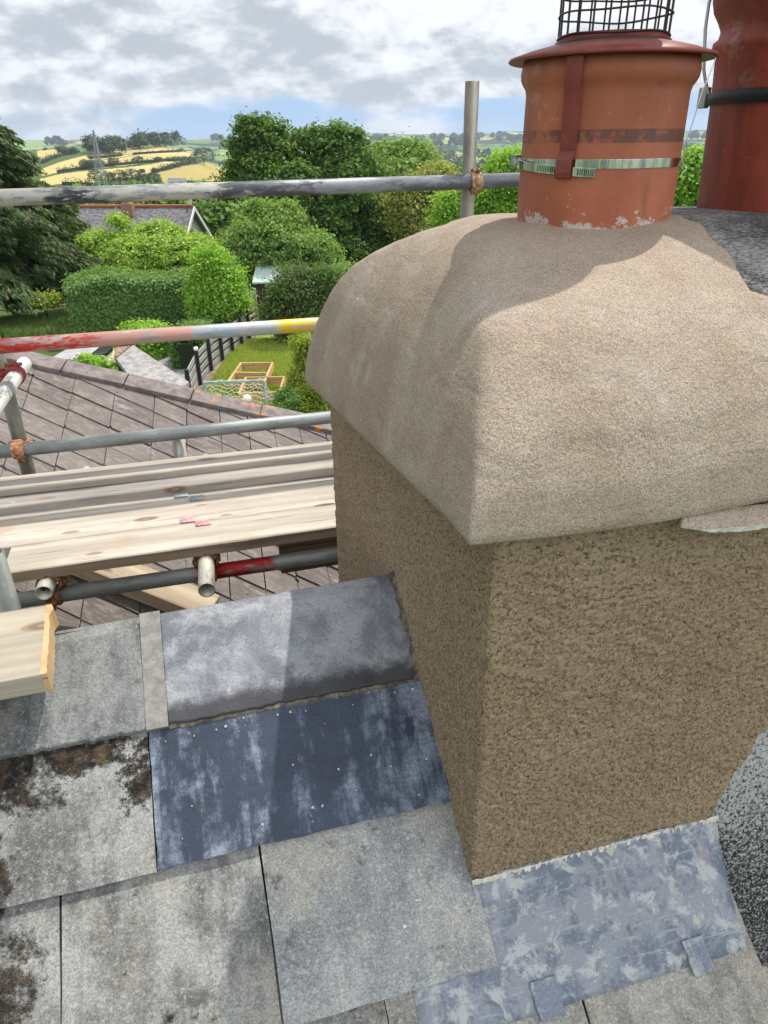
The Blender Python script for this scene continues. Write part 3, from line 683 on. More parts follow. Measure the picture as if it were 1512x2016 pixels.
for mb_, nm_, mt_ in ((nb_, 'mortar_cap', M['cap']), (ob_, 'old_flaunching', M['oldtop'])):
    o = mb_.build(nm_, mt_, chim, fix=False); bm = bmesh.new(); bm.from_mesh(o.data); bmesh.ops.remove_doubles(bm, verts=bm.verts, dist=.00002); bmesh.ops.recalc_face_normals(bm, faces=bm.faces)
    if sum(f.normal.z for f in bm.faces) < 0: bmesh.ops.reverse_faces(bm, faces=bm.faces)
    bm.to_mesh(o.data); bm.free()
# loose feathered edge of mortar under the rim, right of centre
fe = MB(); vs = []; n = 60
for i in range(n + 1):
    uu = .262 + .30 * i / n; k = min(1, i / 6); j = rn.gauss(0, .0010)
    z = .698 + .006 * math.sin(uu * 9)
    vs += [(uu, -.026, z + .030), (uu - .008*(1-k), -.036 - .014*k + j, z + .012), (uu, -.035 - .014*k + j, z + .006 + .003*math.sin(uu*31)), (uu, -.02, z + .006)]
fs = []
for i in range(n):
    for j in range(3): fs.append((4*i+j, 4*i+4+j, 4*i+5+j, 4*i+1+j))
fe.add(vs, [f for q_, f in enumerate(fs) if q_ % 3 == 0], 1, False); fe.add(vs, [f for q_, f in enumerate(fs) if q_ % 3], 0, False); fe.add(vs, [(0,1,2,3)], 0)
fe.build('mortar_lip', [m_plain('pale_mortar_lip', (0.56, 0.53, 0.47), 0.9, 0.25, 40, 0.003), M['cap']], chim)

# ------------------------------------------------------------------ chimney pots and cowl
P1 = np.array([.376, .50, 1.051]); EYE = loc(CAM)
vd = (EYE - P1)[:2]; vd /= np.linalg.norm(vd); PHI = math.atan2(vd[1], vd[0])      # direction pot -> eye, in the ridge frame
def axis_z(P, px, py, r):                     # height of a photo point on the near side of a pot of radius r
    d2 = (EYE - P)[:2]; d2 = d2 / np.linalg.norm(d2); nw = d2[0]*U + d2[1]*V
    return loc(onplane(px, py, Wp(P[0] + d2[0]*r, P[1] + d2[1]*r, 0), nw))[2]
def axis_r(P, px, py):                        # radius of a pot whose left outline is at px
    d2 = (EYE - P)[:2]; d2 = d2 / np.linalg.norm(d2); nw = d2[0]*U + d2[1]*V
    q = loc(onplane(px, py, Wp(P[0], P[1], 0), nw)); rt = np.array([-d2[1], d2[0]]); return -((q[:2] - P[:2]) @ rt), q[2]
def cyl(P, r, phi, z): return (P[0] + r*math.cos(phi), P[1] + r*math.sin(phi), z)
zb0 = P1[2]; zblk = axis_z(P1, 1200, 268, .134); zband = axis_z(P1, 1250, 323, .134); zrim = axis_z(P1, 1200, 160, .135); ztop = axis_z(P1, 1200, 110, .135)
def m_pot(name, base, dark, zb=None, zblk=None, soot=0.0, top=None):
    t = NT(name, 0.55, 0.4); z = t.sep()[2]
    n = t.noise(7, 5, 0.6); f = t.noise(70, 3, 0.6); dr = t.noise(1.0, 5, 0.65, sc3=(14, 14, 2))
    c = t.mix(t.mr(n, 0.35, 0.65), base, tuple(x * y for x, y in zip(base, (1.22, 1.3, 1.35))))
    c = t.mix(t.mr(dr, 0.55, 0.75, 0, 0.55), c, dark)
    c = t.mix(t.mr(t.noise(160, 2, 0.6), 0.68, 0.74, 0, 0.5), c, (0.5, 0.3, 0.2))
    c = t.mix(t.mr(t.noise(4.2, 5, 0.7, off=(2,9,4)), 0.60, 0.63, 0, 0.22), c, (0.55, 0.40, 0.33))
    if zblk is not None:
        br = t.math('MULTIPLY', t.mr(z, zblk - .011, zblk - .0085), t.mr(z, zblk + .0085, zblk + .011, 1, 0))
        c = t.mix(t.math('MULTIPLY', br, t.mr(t.noise(26, 5, 0.8, off=(1,2,3)), 0.40, 0.55, 0.15, 0.8)), c, (0.07, 0.035, 0.03))
    if zb is not None:
        e = t.noise(34, 5, 0.8, off=(5,5,5)); k = t.math('ADD', z, t.math('MULTIPLY', t.math('SUBTRACT', 0.50, e), 0.22))
        c = t.mix(t.mr(k, zb - .002, zb + .010, 0.85, 0.0), c, (0.52, 0.48, 0.44))
    if soot: 
        c = t.mix(t.math('MULTIPLY', t.mr(t.noise(5, 4, 0.65, off=(3,0,2), sc3=(1,1,.5)), 0.38, 0.62), soot), c, dark)
    if top is not None: c = t.mix(t.mr(z, top, top + .12, 0, 0.8), c, dark)
    c = t.mix(t.mr(t.noise(48, 3, 0.7, off=(8,3,1)), 0.66, 0.74, 0, 0.5), c, dark); t.col(c); t.bump(n, 0.003, 0.5); t.bump(f, 0.001, 0.8); return t.m
pot = thing('chimney_pot', P1, 'short orange clay chimney pot under the wire cage cowl', 'chimney pot', 'chimney pots')
b = -P1[2]
mb = MB(); R0, R1 = .134, .1345; zr = zrim - P1[2]; zt = ztop - P1[2]
prof = [(R0, -.03), (R0, 0), (R0 + .001, .05), ((R0+R1)/2, zr*.55), (R1 - .001, zr - .012), (R1 + .001, zr - .003), (R1 + .005, zr + .002), (R1 + .009, zr + .010), (R1 + .010, zr + .020), (R1 + .008, zr + .030), (R1 + .006, zt + .006), (R1 - .004, zt + .010), (R1 - .02, zt + .009), (R1 - .022, zt - .05), (R0 - .02, -.02)]
mb.lathe(tuple(P1), prof, 96)
pm = m_pot('terracotta', (0.33, 0.095, 0.045), (0.10, 0.042, 0.028), zb=0.0, zblk=zblk - P1[2], soot=.25)
mb.build('pot_body', pm, pot)

cowl = thing('chimney_cowl', (P1[0], P1[1], ztop), 'red painted metal cowl with a wire mesh cage clamped on the near pot', 'cowl')
M['redpaint'] = m_plain('oxide_red_paint', (0.19, 0.045, 0.035), 0.42, 0.18, 25, 0.001)
stt = NT('stainless_steel', 0.12, 0.5, 1.0); stt.col(stt.mix(stt.mr(stt.noise(3, 5, .8, sc3=(9, 9, .3)), .42, .6), (0.45, 0.46, 0.46), (0.86, 0.86, 0.85))); stt.bump(stt.noise(5, 4, .7, sc3=(6, 6, 1)), .002, .5); M['steel'] = stt.m
M['wire'] = m_plain('brown_coated_wire', (0.035, 0.022, 0.02), 0.45, 0.2)
fz = ztop + .004; C1 = (P1[0], P1[1], 0)
mb = MB(); mb.lathe(C1, [(.164, fz - .002), (.167, fz), (.165, fz + .004), (.135, fz + .013), (.105, fz + .020), (.090, fz + .023), (.088, fz + .034), (.085, fz + .034), (.085, fz + .018), (.11, fz + .014), (.158, fz - .001)], 96, close=True)
mb.build('flange', M['redpaint'], cowl)
mb = MB(); rc = .087; zc = fz + .030
for i in range(22):
    ph = 2*math.pi*i/22 + .1; mb.tube(cyl(P1, rc, ph, zc - .004), cyl(P1, rc + .001, ph, zc + .245), .0017, 6)
    mb.tube(cyl(P1, rc - .004, ph, zc - .004), cyl(P1, rc - .004, ph + .0, zc + .002), .0017, 6)
for j in range(8):
    mb.path([cyl(P1, rc + .002, 2*math.pi*k/64, zc + .002 + .030*j + .0015*math.sin(k*.4+j)) for k in range(64)], .0016, 6, closed=True)
mb.path([cyl(P1, rc + .003, 2*math.pi*k/64, zc - .007) for k in range(64)], .0035, 8, closed=True)
mb.build('wire_cage', M['wire'], cowl)
mb = MB(); mb.lathe(C1, [(.0, zc + .275), (.08, zc + .262), (.125, zc + .243), (.126, zc + .239), (.08, zc + .255), (.0, zc + .268)], 64); mb.build('lid', M['redpaint'], cowl)
def strap(phi, prs, w, t, mat, name, drift=0.0, label=None):
    mb = MB(); pts = []
    for i, (r, z) in enumerate(prs):
        ph = phi + drift * i / len(prs); j = min(i + 1, len(prs) - 1); k = max(i - 1, 0)
        dr, dz = prs[j][0] - prs[k][0], prs[j][1] - prs[k][1]; L_ = math.hypot(dr, dz) or 1
        nr_, nz2 = -dz / L_, dr / L_
        pts.append((cyl(P1, r, ph, z), (nr_*math.cos(ph), nr_*math.sin(ph), nz2)))
    tw = (-math.sin(phi) * w, math.cos(phi) * w, 0)
    mb.strip(pts, tw, t); return mb.build(name, mat, cowl, bevel=.0004, label=label)
s1 = PHI - math.radians(19.5)
strap(s1, [(.152, fz - .002), (.151, fz - .02), (.149, zrim + .004), (.143, zrim - .03), (.138, zband + .03), (.137, zband + .018), (.144, zband + .006), (.145, zband - .012), (.143, zband - .019), (.136, zband - .020)], .027, .0016, M['redpaint'], 'strap', -0.06)
s2 = PHI + math.radians(86)
strap(s2, [(.161, fz - .001), (.160, fz - .012), (.150, fz - .05), (.142, fz - .10), (.1375, zband + .03), (.137, zband), (.146, zband - .012), (.140, zband - .02)], .024, .0014, M['steel'], 'strap', 0.0, 'bare steel strap on the far side')
mb = MB()                                      # worm drive band
def band(p0, p1, r0, r1, z0, z1, h, mi=0, n=60, t=.0009):
    vs = []
    for i in range(n + 1):
        k = i / n; ph = p0 + (p1-p0)*k; r = r0 + (r1-r0)*k; z = z0 + (z1-z0)*k
        vs += [cyl(P1, r, ph, z - h/2), cyl(P1, r + t, ph, z - h/2), cyl(P1, r + t, ph, z + h/2), cyl(P1, r, ph, z + h/2)]
    mb.add(vs, [(4*i+j, 4*i+4+j, 4*i+4+(j+1)%4, 4*i+(j+1)%4) for i in range(n) for j in range(4)], mi); mb.add(vs, [(0,1,2,3), (4*n+3,4*n+2,4*n+1,4*n)], mi)
band(PHI - 1.6, PHI - 1.6 + 2*math.pi, .1350, .1350, zband, zband, .0135, n=120)
band(PHI - 1.5, PHI - .02, .142, .138, zband - .000, zband - .013, .0135)
for i in range(30):
    ph = PHI - .76 + i * .0245
    if abs(ph - s1) < .1: continue
    z = zband - .013 * (ph - PHI + 1.5) / 1.48; band(ph, ph + .008, .1401, .1401, z, z, .009, mi=1, n=1)
hp = cyl(P1, .141, PHI - 1.5, zband + .001); mb.box((hp[0]-.009, hp[1]-.012, hp[2]-.0105), (hp[0]+.009, hp[1]+.012, hp[2]+.0105))
scr = Vector(hp) + Vector((math.cos(PHI), math.sin(PHI), 0)) * .019 + Vector((math.cos(PHI-1.57), math.sin(PHI-1.57), 0)) * .004
mb.tube(Vector(hp), scr, .0062, 16)
sp = MB(); 
o = mb.build('clamp_band', [M['steel'], M['dark']], cowl, bevel=.0003)

P2 = np.array([.815, .53, 1.045])
prs = []
for px, py in ((1372, 408), (1376, 380), (1384, 320), (1392, 255), (1399, 205), (1404, 160), (1408, 118)):
    r, z = axis_r(P2, px, py); prs.append((r, z - P2[2]))
def rz2(px, py): r, z = axis_r(P2, px, py); return (r, z - P2[2])
prs += [rz2(1403, 110), rz2(1401, 100), rz2(1404, 90), rz2(1414, 82), rz2(1419, 66), rz2(1414, 48), rz2(1406, 30), rz2(1404, 10), rz2(1406, -20), rz2(1410, -60), rz2(1396, -90), rz2(1396, -130), rz2(1430, -135)]
pot2 = thing('chimney_pot', P2, 'tall dark red bell shaped chimney pot at the right edge', 'chimney pot', 'chimney pots')
mb = MB(); mb.lathe(tuple(P2), [(prs[0][0], -.05)] + prs + [(prs[-1][0]*.8, prs[-1][1] - .1)], 96)
mb.build('pot_body', m_pot('dark_terracotta', (0.26, 0.045, 0.022), (0.04, 0.018, 0.015), soot=.7, top=.30), pot2)
kb = rz2(1397, 196)
mb = MB(); mb.lathe((P2[0], P2[1], P2[2] + kb[1] - .011), [(kb[0] + .001, 0), (kb[0] + .0045, .001), (kb[0] + .004, .011), (kb[0] + .0045, .020), (kb[0] - .001, .022)], 64)
mb.build('band', m_plain('black_strap', (0.02, 0.021, 0.02), 0.5, 0.3, 60), pot2)
d2 = (EYE - P2)[:2]; ph2 = math.atan2(d2[1], d2[0]); lf = ph2 - math.pi/2
def q2(px, py, dr=0.004, da=0.12):
    r, z = axis_r(P2, px, py); return (P2[0] + (r+dr)*math.cos(lf+da), P2[1] + (r+dr)*math.sin(lf+da), z)
mb = MB(); mb.path([q2(*p) for p in ((1414, -30), (1401, 10), (1394, 60), (1392, 112), (1391, 140), (1394, 160), (1400, 185))], .0032, 6)
mb.build('bail_wire', NT('dull_zinc', 0.4, 0.5, 0.7).col((0.55, 0.57, 0.55)).m, pot2)
c = q2(1393, 193, 0.006, 0.05); mb = MB(); mb.box((c[0]-.006, c[1]-.012, c[2]-.018), (c[0]+.006, c[1]+.012, c[2]+.018)); mb.build('clip', NT('zinc_clip', 0.45, 0.5, 0.5).col((0.35, 0.38, 0.36)).m, pot2, bevel=.002)

# ------------------------------------------------------------------ scaffold
TR = .0268
def tube_thing(name, p, q, mat, label, cat='scaffold tube', group=None, r=TR, frame=NF, hollow=True):
    p = Vector([float(x) for x in p]); q = Vector([float(x) for x in q]); d = q - p; L_ = d.length
    mb = MB(); ri = r * .84; n = 28
    mb.lathe((0, 0, 0), [(r, 0), (r, L_), (ri, L_), (ri, L_ - .25), (ri, .25), (ri, 0)], n, close=True)
    mb.v = [(z, x, y) for x, y, z in mb.v]
    X = d.normalized(); Y = X.orthogonal().normalized()
    if abs(X.z) < .9: Y = Vector((0,0,1)).cross(X).normalized()
    Zz = X.cross(Y)
    o = mb.build(name, mat, None, frame, (0, 0, 0)); o.matrix_world = frame @ Matrix(((X.x, Y.x, Zz.x, p.x), (X.y, Y.y, Zz.y, p.y), (X.z, Y.z, Zz.z, p.z), (0, 0, 0, 1)))
    return tag(o, label, cat, group)
VU, VR = 2.157, 2.103
GR = 'guard rails along the far side of the scaffold'
a = pv(0, 391, VR); e = pv(1150, 350, VR); z_ = a[2]; L0 = -.6
m1 = m_tube('black_flaked_tube', (0.24, 0.25, 0.27), [(0.0, 1.35, (0.52, 0.50, 0.44), .8), (.66, .84, (0.06, 0.065, 0.075), .9), (1.25, 1.6, (0.08, 0.085, 0.095), .9), (1.8, 3.2, (0.13, 0.135, 0.15), .5)], .10, 4)
tube_thing('scaffold_tube', (a[0] - .5, VR, a[2]), (e[0], VR, e[2]), m1, 'top guard rail, pale on the left and flaking black along the rest', group=GR)
a = pv(0, 681, VR); e = pv(612, 640, VR)
m2 = m_tube('painted_tube', (0.44, 0.42, 0.38), [(-.2, .86, (0.55, 0.035, 0.025), .25), (.72, 1.25, (0.56, 0.30, 0.24), .4), (1.2, 1.55, (0.33, 0.42, 0.47), .3), (1.50, 3.2, (0.66, 0.46, 0.03), .3)], .1, 8)
tube_thing('scaffold_tube', (a[0] - .5, VR, a[2]), (e[0] + .7, VR, e[2] + .0), m2, 'middle guard rail painted red at the left and yellow towards the chimney', group=GR)
a = pv(0, 890, VR); e = pv(640, 822, VR)
tube_thing('scaffold_tube', (a[0] - .5, VR, a[2]), (e[0] + .7, VR, e[2]), m_tube('grey_tube', (0.27, 0.29, 0.285), seed=13), 'plain grey lowest rail crossing above the boards', group=GR)
Z3 = a[2]
zin = m_tube('pale_tube', (0.40, 0.42, 0.40), seed=17, splash=.1)
GU = 'scaffold uprights'
def upright(px, py, top, label, mat, v=VU, group=GU):
    c = pv(px, py, v); return tube_thing('scaffold_upright', (c[0], v, -.16), (c[0], v, top), mat, label, 'scaffold upright', group)
upright(48, 900, 1.6, 'upright at the left edge with a rusty coupler on the lowest rail', m_tube('upright_tube', (0.33, 0.35, 0.32), seed=3, splash=.05))
upright(356, 900, pv(345, 852, VU)[2], 'short upright standing behind the middle of the boards', m_tube('upright_tube_pale', (0.42, 0.45, 0.44), seed=5, splash=.14))
c = pv(930, 160, VU)
tube_thing('scaffold_upright', (c[0], VU, -5.8), (c[0], VU, c[2]), m_tube('upright_tube_brown', (0.15, 0.14, 0.115), [(-.3, -.1, (.6, .6, .58), .2)], seed=9), 'tall upright rising above the top rail beside the chimney pot', 'scaffold upright', GU)
UP3 = c
# transom reaching towards the viewer at the left edge
c = pv(48, 716, 2.25)
tube_thing('scaffold_tube', (c[0], 2.25, c[2]), (c[0] - .02, .85, c[2] - .0), m_tube('white_splashed_tube', (0.47, 0.50, 0.50), seed=23, splash=.2, spl=(0.72, 0.72, 0.68)), 'pale tube end poking over the left upright below the red rail', group='cross tubes')
TRZ = c
# ledger under the boards and two putlogs
ZB = -.012                                     # top of the boards
zl_ = ZB - .04 - 2*TR - TR
d = ray(405, 1128); lp = pz(405, 1128, zl_)
LV = lp[1]; a = pv(0, 1180, LV)
tube_thing('scaffold_tube', (a[0] + .015, LV, zl_), (1.0, LV, zl_), m_tube('ledger_tube', (0.25, 0.26, 0.235), [(.60, .86, (0.40, 0.02, 0.02), .12)], seed=31), 'ledger tube under the front board with a red painted patch', group='tubes under the boards')
for px, py, lab in ((86, 1168, 'open ended short tube under the boards, left one'), (407, 1162, 'open ended short tube under the boards, splashed with pale paint')):
    c = pz(px, py, zl_ + 2*TR); 
    tube_thing('putlog_tube', (c[0], c[1], c[2]), (c[0] + .04, 2.3, c[2]), m_tube('putlog_tube', (0.40, 0.40, 0.36), [(-.01, .14, (0.66, 0.64, 0.52), .08)], .14, px, splash=.1), lab, 'scaffold tube', 'tubes under the boards')
c = pv(8, 1150, LV - .07); tube_thing('scaffold_upright', (c[0], LV - .07, -5.8), (c[0], LV - .07, pv(2, 1085, LV-.07)[2]), m_tube('front_upright', (0.24, 0.26, 0.23), seed=44), 'upright stub beside the left end of the front board', 'scaffold upright', GU)
# couplers
M['rust'] = m_rust(); M['rustred'] = m_plain('red_coupler_paint', (0.24, 0.03, 0.035), 0.6, 0.35, 60, 0.002); M['rustpale'] = m_rust('pale_rusty_iron', (0.20, 0.10, 0.05), (0.48, 0.33, 0.20)); M['bolt'] = m_rust('bolt_rust', (0.14, 0.05, 0.015), (0.34, 0.15, 0.05))
def coupler(P, ax1, ax2, nrm, mat, label, bolts=1, far=2*TR, side=1):
    """clamp round two crossing tubes: ax1 through P, ax2 offset by nrm*far; both bands and their bolts"""
    P = Vector([float(x) for x in P]); ax1 = Vector(ax1).normalized(); ax2 = Vector(ax2).normalized(); nrm = Vector(nrm).normalized()
    root = thing('scaffold_coupler', P, label, 'coupler', 'tube couplers')
    for c, ax, wdir in ((P, ax1, ax2), (P + nrm*far, ax2, ax1)):
        mb = MB(); b = ax.cross(nrm).normalized(); vs = []; n = 26; h = .023
        for i in range(n + 1):
            t = 2*math.pi*i/n + .15; dr = nrm*math.cos(t) + b*math.sin(t)
            sw = .003 if math.sin(t) > .8 else 0
            for rr, hh in ((TR + .001, -h), (TR + .0075 + sw, -h*.9), (TR + .0085 + sw, 0), (TR + .0075 + sw, h*.9), (TR + .001, h)): vs.append(c + dr*rr + ax*hh)
        mb.add(vs, [(5*i+j, 5*i+5+j, 5*i+5+(j+1)%5, 5*i+(j+1)%5) for i in range(n) for j in range(5)])
        # lugs
        lp_ = c + b*side*(TR + .014)
        mb.tube(lp_ - nrm*.006 - ax*.012, lp_ - nrm*.006 + ax*.012, .010, 10); 
        mb.tube(c - b*side*(TR + .010) - ax*.018, c - b*side*(TR + .010) + ax*.018, .007, 10)
        mb.build('clamp_band', mat, root, bevel=.001)
        mb = MB(); s0 = lp_ - nrm*.032; s1_ = lp_ + nrm*.030
        mb.tube(s0, s1_, .0055, 10)
        for k in range(9): mb.tube(s0 + nrm*(.001 + .0028*k), s0 + nrm*(.0022 + .0028*k), .0066, 10)
        mb.tube(lp_ - nrm*.012, lp_ - nrm*.001, .0115, 6, smooth=False); mb.tube(lp_ + nrm*.022, lp_ + nrm*.029, .011, 6, smooth=False)
        mb.build('bolt', M['bolt'], root)
    return root
uL = pv(48, 900, VU)[0]
coupler((uL, VR, Z3), (1,0,0), (0,0,1), (0,1,0), m_rust('orange_rusty_iron', (0.22, 0.08, 0.03), (0.55, 0.30, 0.17)), 'rust orange coupler joining the lowest rail to the left upright', side=-1)
coupler((UP3[0] + .008, VR, pv(930, 360, VR)[2]), (1,0,0), (0,0,1), (0,1,0), M['rustpale'], 'pale rusty coupler joining the top rail to the tall upright', side=1)
coupler((TRZ[0] - .005, 2.09, TRZ[2]), (0,1,0), (0,0,1), (-1,0,.0), M['rustred'], 'dark red coupler round the pale tube end at the left edge', side=1)
for px, lab in ((86, 'rusty coupler under the left putlog'), (407, 'rusty coupler under the boards by the red paint patch')):
    c = pz(px, 1166, zl_ + 2*TR); coupler((c[0] + .012, LV, zl_), (1,0,0), (0,1,0), (0,0,1), M['rust'], lab, side=1 if px < 100 else -1)

# boards
def board(name, c0, c1, mat, label, group='boards of the scaffold platform', rot=0.0, seed=0, cat='scaffold board', piv=None):
    rn = random.Random(seed); mb = MB(); x0, y0, z0 = c0; x1, y1, z1 = c1; n = max(4, int(abs(x1 - x0) / .03)); vs = []
    ph = [rn.uniform(0, 6) for _ in range(4)]
    for i in range(n + 1):
        x = x0 + (x1 - x0) * i / n; wv_ = .0018 * math.sin(x*7 + ph[0]) + .0010*math.sin(x*23 + ph[1]) + rn.gauss(0, .0004); w2 = .0018 * math.sin(x*6 + ph[2]) + rn.gauss(0, .0004); sg = .002*math.sin(x*2.3 + ph[3])
        c = .004
        vs += [(x, y0 + wv_, z0 + sg), (x, y1 + w2, z0 + sg), (x, y1 + w2, z1 - c + sg), (x, y1 + w2 - c, z1 + sg), (x, y0 + wv_ + c, z1 + sg), (x, y0 + wv_, z1 - c + sg)]
    fs = [(6*i+j, 6*i+6+j, 6*i+6+(j+1)%6, 6*i+(j+1)%6) for i in range(n) for j in range(6)] + [(0,1,2,3,4,5), tuple(6*n + j for j in range(6))[::-1]]
    mb.add(vs, fs)
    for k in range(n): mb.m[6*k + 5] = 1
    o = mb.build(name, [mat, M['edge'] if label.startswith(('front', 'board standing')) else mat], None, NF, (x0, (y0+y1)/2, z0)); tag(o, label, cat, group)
    if rot: o.matrix_world = o.matrix_world @ Matrix.Rotation(rot, 4, 'Z')
    return o
bleach = ((0.50, 0.40, 0.28), (0.66, 0.56, 0.42))
vA, vB, vC, vD = [np.mean([pz(0, y0, ZB)[1], pz(660, y1, ZB)[1]]) for y0, y1 in ((1128, 1039), (1075, 994), (1022, 945), (977, 900))]
g = .0035
wf = [m_wood('bleached_board', (0.39, 0.34, 0.28), (0.53, 0.48, 0.41), 0, s, dark=.75, dirt=.15) for s in (1, 5)] + [m_wood('greying_board', (0.32, 0.285, 0.245), (0.48, 0.425, 0.355), 0, 9, dark=.6), m_wood('grey_board', (0.25, 0.235, 0.22), (0.42, 0.38, 0.325), 0, 14, dark=.65)]
M['edge'] = m_wood('shade_toned_board_edge', (0.17, 0.12, 0.08), (0.34, 0.25, 0.17), 0, 27, dark=.6)  # browner wood for front faces, their shade painted into the colour
xe0 = pz(2, 1130, ZB)[0]
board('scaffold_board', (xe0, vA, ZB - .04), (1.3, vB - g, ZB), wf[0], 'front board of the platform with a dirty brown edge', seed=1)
board('scaffold_board', (-2.2, vB, ZB - .04), (1.3, vC - g, ZB + .0015), wf[1], 'second board from the front, pale and bleached', seed=2)
wz = (vD - vC)
board('scaffold_board', (-2.2, vC, ZB - .04), (1.3, vC + .205, ZB), wf[2], 'third board from the front with metal end bands', seed=3)
v5 = pz(0, 1002, ZB + .04)[1]
board('scaffold_board', (-2.4, 2.19, -.165), (-.72, 2.415, -.125), wf[3], 'unseen low board added behind the uprights to shade the lower roof', seed=8)  # added out of sight, only to cast shade on the lower roof
board('scaffold_board', (-2.2, v5 + .02, ZB + .002), (1.3, v5 + .215, ZB + .038), wf[3], 'greyed board laid on top along the back', seed=4)
board('scaffold_board', (-2.2, v5 + .105, ZB + .041), (1.3, v5 + .225, ZB + .07), wf[2], 'narrow top board of the stack at the back edge', seed=5)
for i, (px, py, vv_, col, lab) in enumerate(((357, 975, 0, (0.26, 0.29, 0.31), 'grey metal band, upper left of the pair'), (387, 981, 0, (0.26, 0.29, 0.31), 'grey metal band, lower right of the pair'), (370, 1024, 0, (0.50, 0.30, 0.31), 'pink painted metal band, left of the pair'), (400, 1030, 0, (0.52, 0.26, 0.28), 'pink painted metal band, right of the pair'))):
    c = pz(px, py, ZB + .003); mb = MB(); tilt = .004
    mb.add([(c[0]-.026, c[1]-.018, ZB+.002), (c[0]+.026, c[1]-.018, ZB+.002), (c[0]+.026, c[1]+.018, ZB+.003), (c[0]-.026, c[1]+.018, ZB+.003),
            (c[0]-.026, c[1]-.018, ZB+.006), (c[0]+.026, c[1]-.018, ZB+.006), (c[0]+.026, c[1]+.018, ZB+.0075), (c[0]-.026, c[1]+.018, ZB+.0075)], [(3,2,1,0),(4,5,6,7),(0,1,5,4),(1,2,6,5),(2,3,7,6),(3,0,4,7)])
    o = mb.build('metal_band', m_plain('band_paint_%d' % i, col, 0.5, 0.35, 60, 0.001), None, NF, (c[0], c[1], ZB), bevel=.0012); tag(o, lab + ' on the boards', 'metal band', 'metal bands on the boards')
# short board end behind the ledger and the loose board on the ridge
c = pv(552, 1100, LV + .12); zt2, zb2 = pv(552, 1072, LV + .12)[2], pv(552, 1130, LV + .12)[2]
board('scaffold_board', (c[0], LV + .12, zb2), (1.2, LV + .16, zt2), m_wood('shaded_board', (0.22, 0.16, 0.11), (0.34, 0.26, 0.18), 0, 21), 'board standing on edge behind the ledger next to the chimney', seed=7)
ztop_ = .376; p0 = pz(97, 1190, ztop_); p1_ = pz(86, 1327, ztop_)
mb = MB(); w0 = m_wood('loose_board', (0.31, 0.275, 0.215), (0.43, 0.385, 0.30), 0, 33, dark=.3)
root = thing('loose_board', (p0[0], (p0[1]+p1_[1])/2, ztop_ - .04), 'loose board end lying over the ridge at the left edge', 'scaffold board')
n = 30; vs = []; rn = random.Random(3)
xe = lambda k: p1_[0] + (p0[0]-p1_[0])*k
for i in range(n + 1):
    for k in (0, 1):
        xend = xe(k) - .004; x = xend - 1.3 * (1 - i/n); y = p1_[1] + (p0[1]-p1_[1])*k - (1-i/n)*1.3*.02
        vs += [(x, y, ztop_ - .04), (x, y, ztop_)]
fs = []
for i in range(n):
    a = 4*i; fs += [(a, a+4, a+5, a+1), (a+1, a+5, a+7, a+3), (a+3, a+7, a+6, a+2), (a+2, a+6, a+4, a)]
fs += [(0,1,3,2)]
mb.add(vs, fs); mb.build('plank', w0, root, bevel=.003)
mb = MB(); nn_ = 22; vs = []                # freshly sawn, splintered end
for i in range(nn_ + 1):
    k = i / nn_; j = rn.gauss(0, .0009) + (.005 * math.exp(-((k-.93)/.04)**2)) - (.002 * math.exp(-((k-.8)/.05)**2)); y = p1_[1] + (p0[1]-p1_[1])*k
    vs += [(xe(k) - .006, y, ztop_ - .0405), (xe(k) - .006, y, ztop_ + .0006), (xe(k) + j + .004, y, ztop_ + .0002), (xe(k) + j + .006, y, ztop_ - .039)]
mb.add(vs, [(4*i+j, 4*i+4+j, 4*i+4+(j+1)%4, 4*i+(j+1)%4) for i in range(nn_) for j in range(4)] + [(0,1,2,3), (4*nn_+3,4*nn_+2,4*nn_+1,4*nn_)])
mb.build('sawn_end', m_wood('fresh_sawn_wood', (0.46, 0.29, 0.14), (0.58, 0.40, 0.22), 2, 4, dark=.3), root)

# ------------------------------------------------------------------ lower roof beyond the scaffold
e1 = ray(376, -231); e1 /= np.linalg.norm(e1)
e2 = np.cross(np.cross(ray(190,770), ray(290,814)), np.cross(ray(550,1150), ray(650,1196))); e2 /= np.linalg.norm(e2); e2 *= np.sign(e2[0])
pn = np.cross(e1, e2); pn /= np.linalg.norm(pn); pn *= np.sign(pn[2])
O = CAM + ray(300, 900) * 4.4
Mi = np.linalg.inv(np.stack([e1, e2, pn], 1))
def ab(x, y): return Mi @ (onplane(x, y, O, pn) - O)
def PP(a, b, h=0.0): return O + a*e1 + b*e2 + h*pn
hA = ab(0, 704)[:2]; hB = ab(640, 846)[:2]; hd = hB - hA
nb = thing('neighbouring_roof', O - Z*.0, 'purple brown slate roof with orange lichen on its hip, below the scaffold', 'roof', frame=ID)
mb = MB(); rn = random.Random(11)
bl = [-.618, -.315, -.012, .241, .502, .724, .933, 1.15]
while bl[0] > -2.6: bl.insert(0, bl[0] - .303)
while bl[-1] < 3.4: bl.append(bl[-1] + .22)
def keep(a, b): return (b - hA[1]) * hd[0] - (a - hA[0]) * hd[1]        # > 0 on the near side of the hip
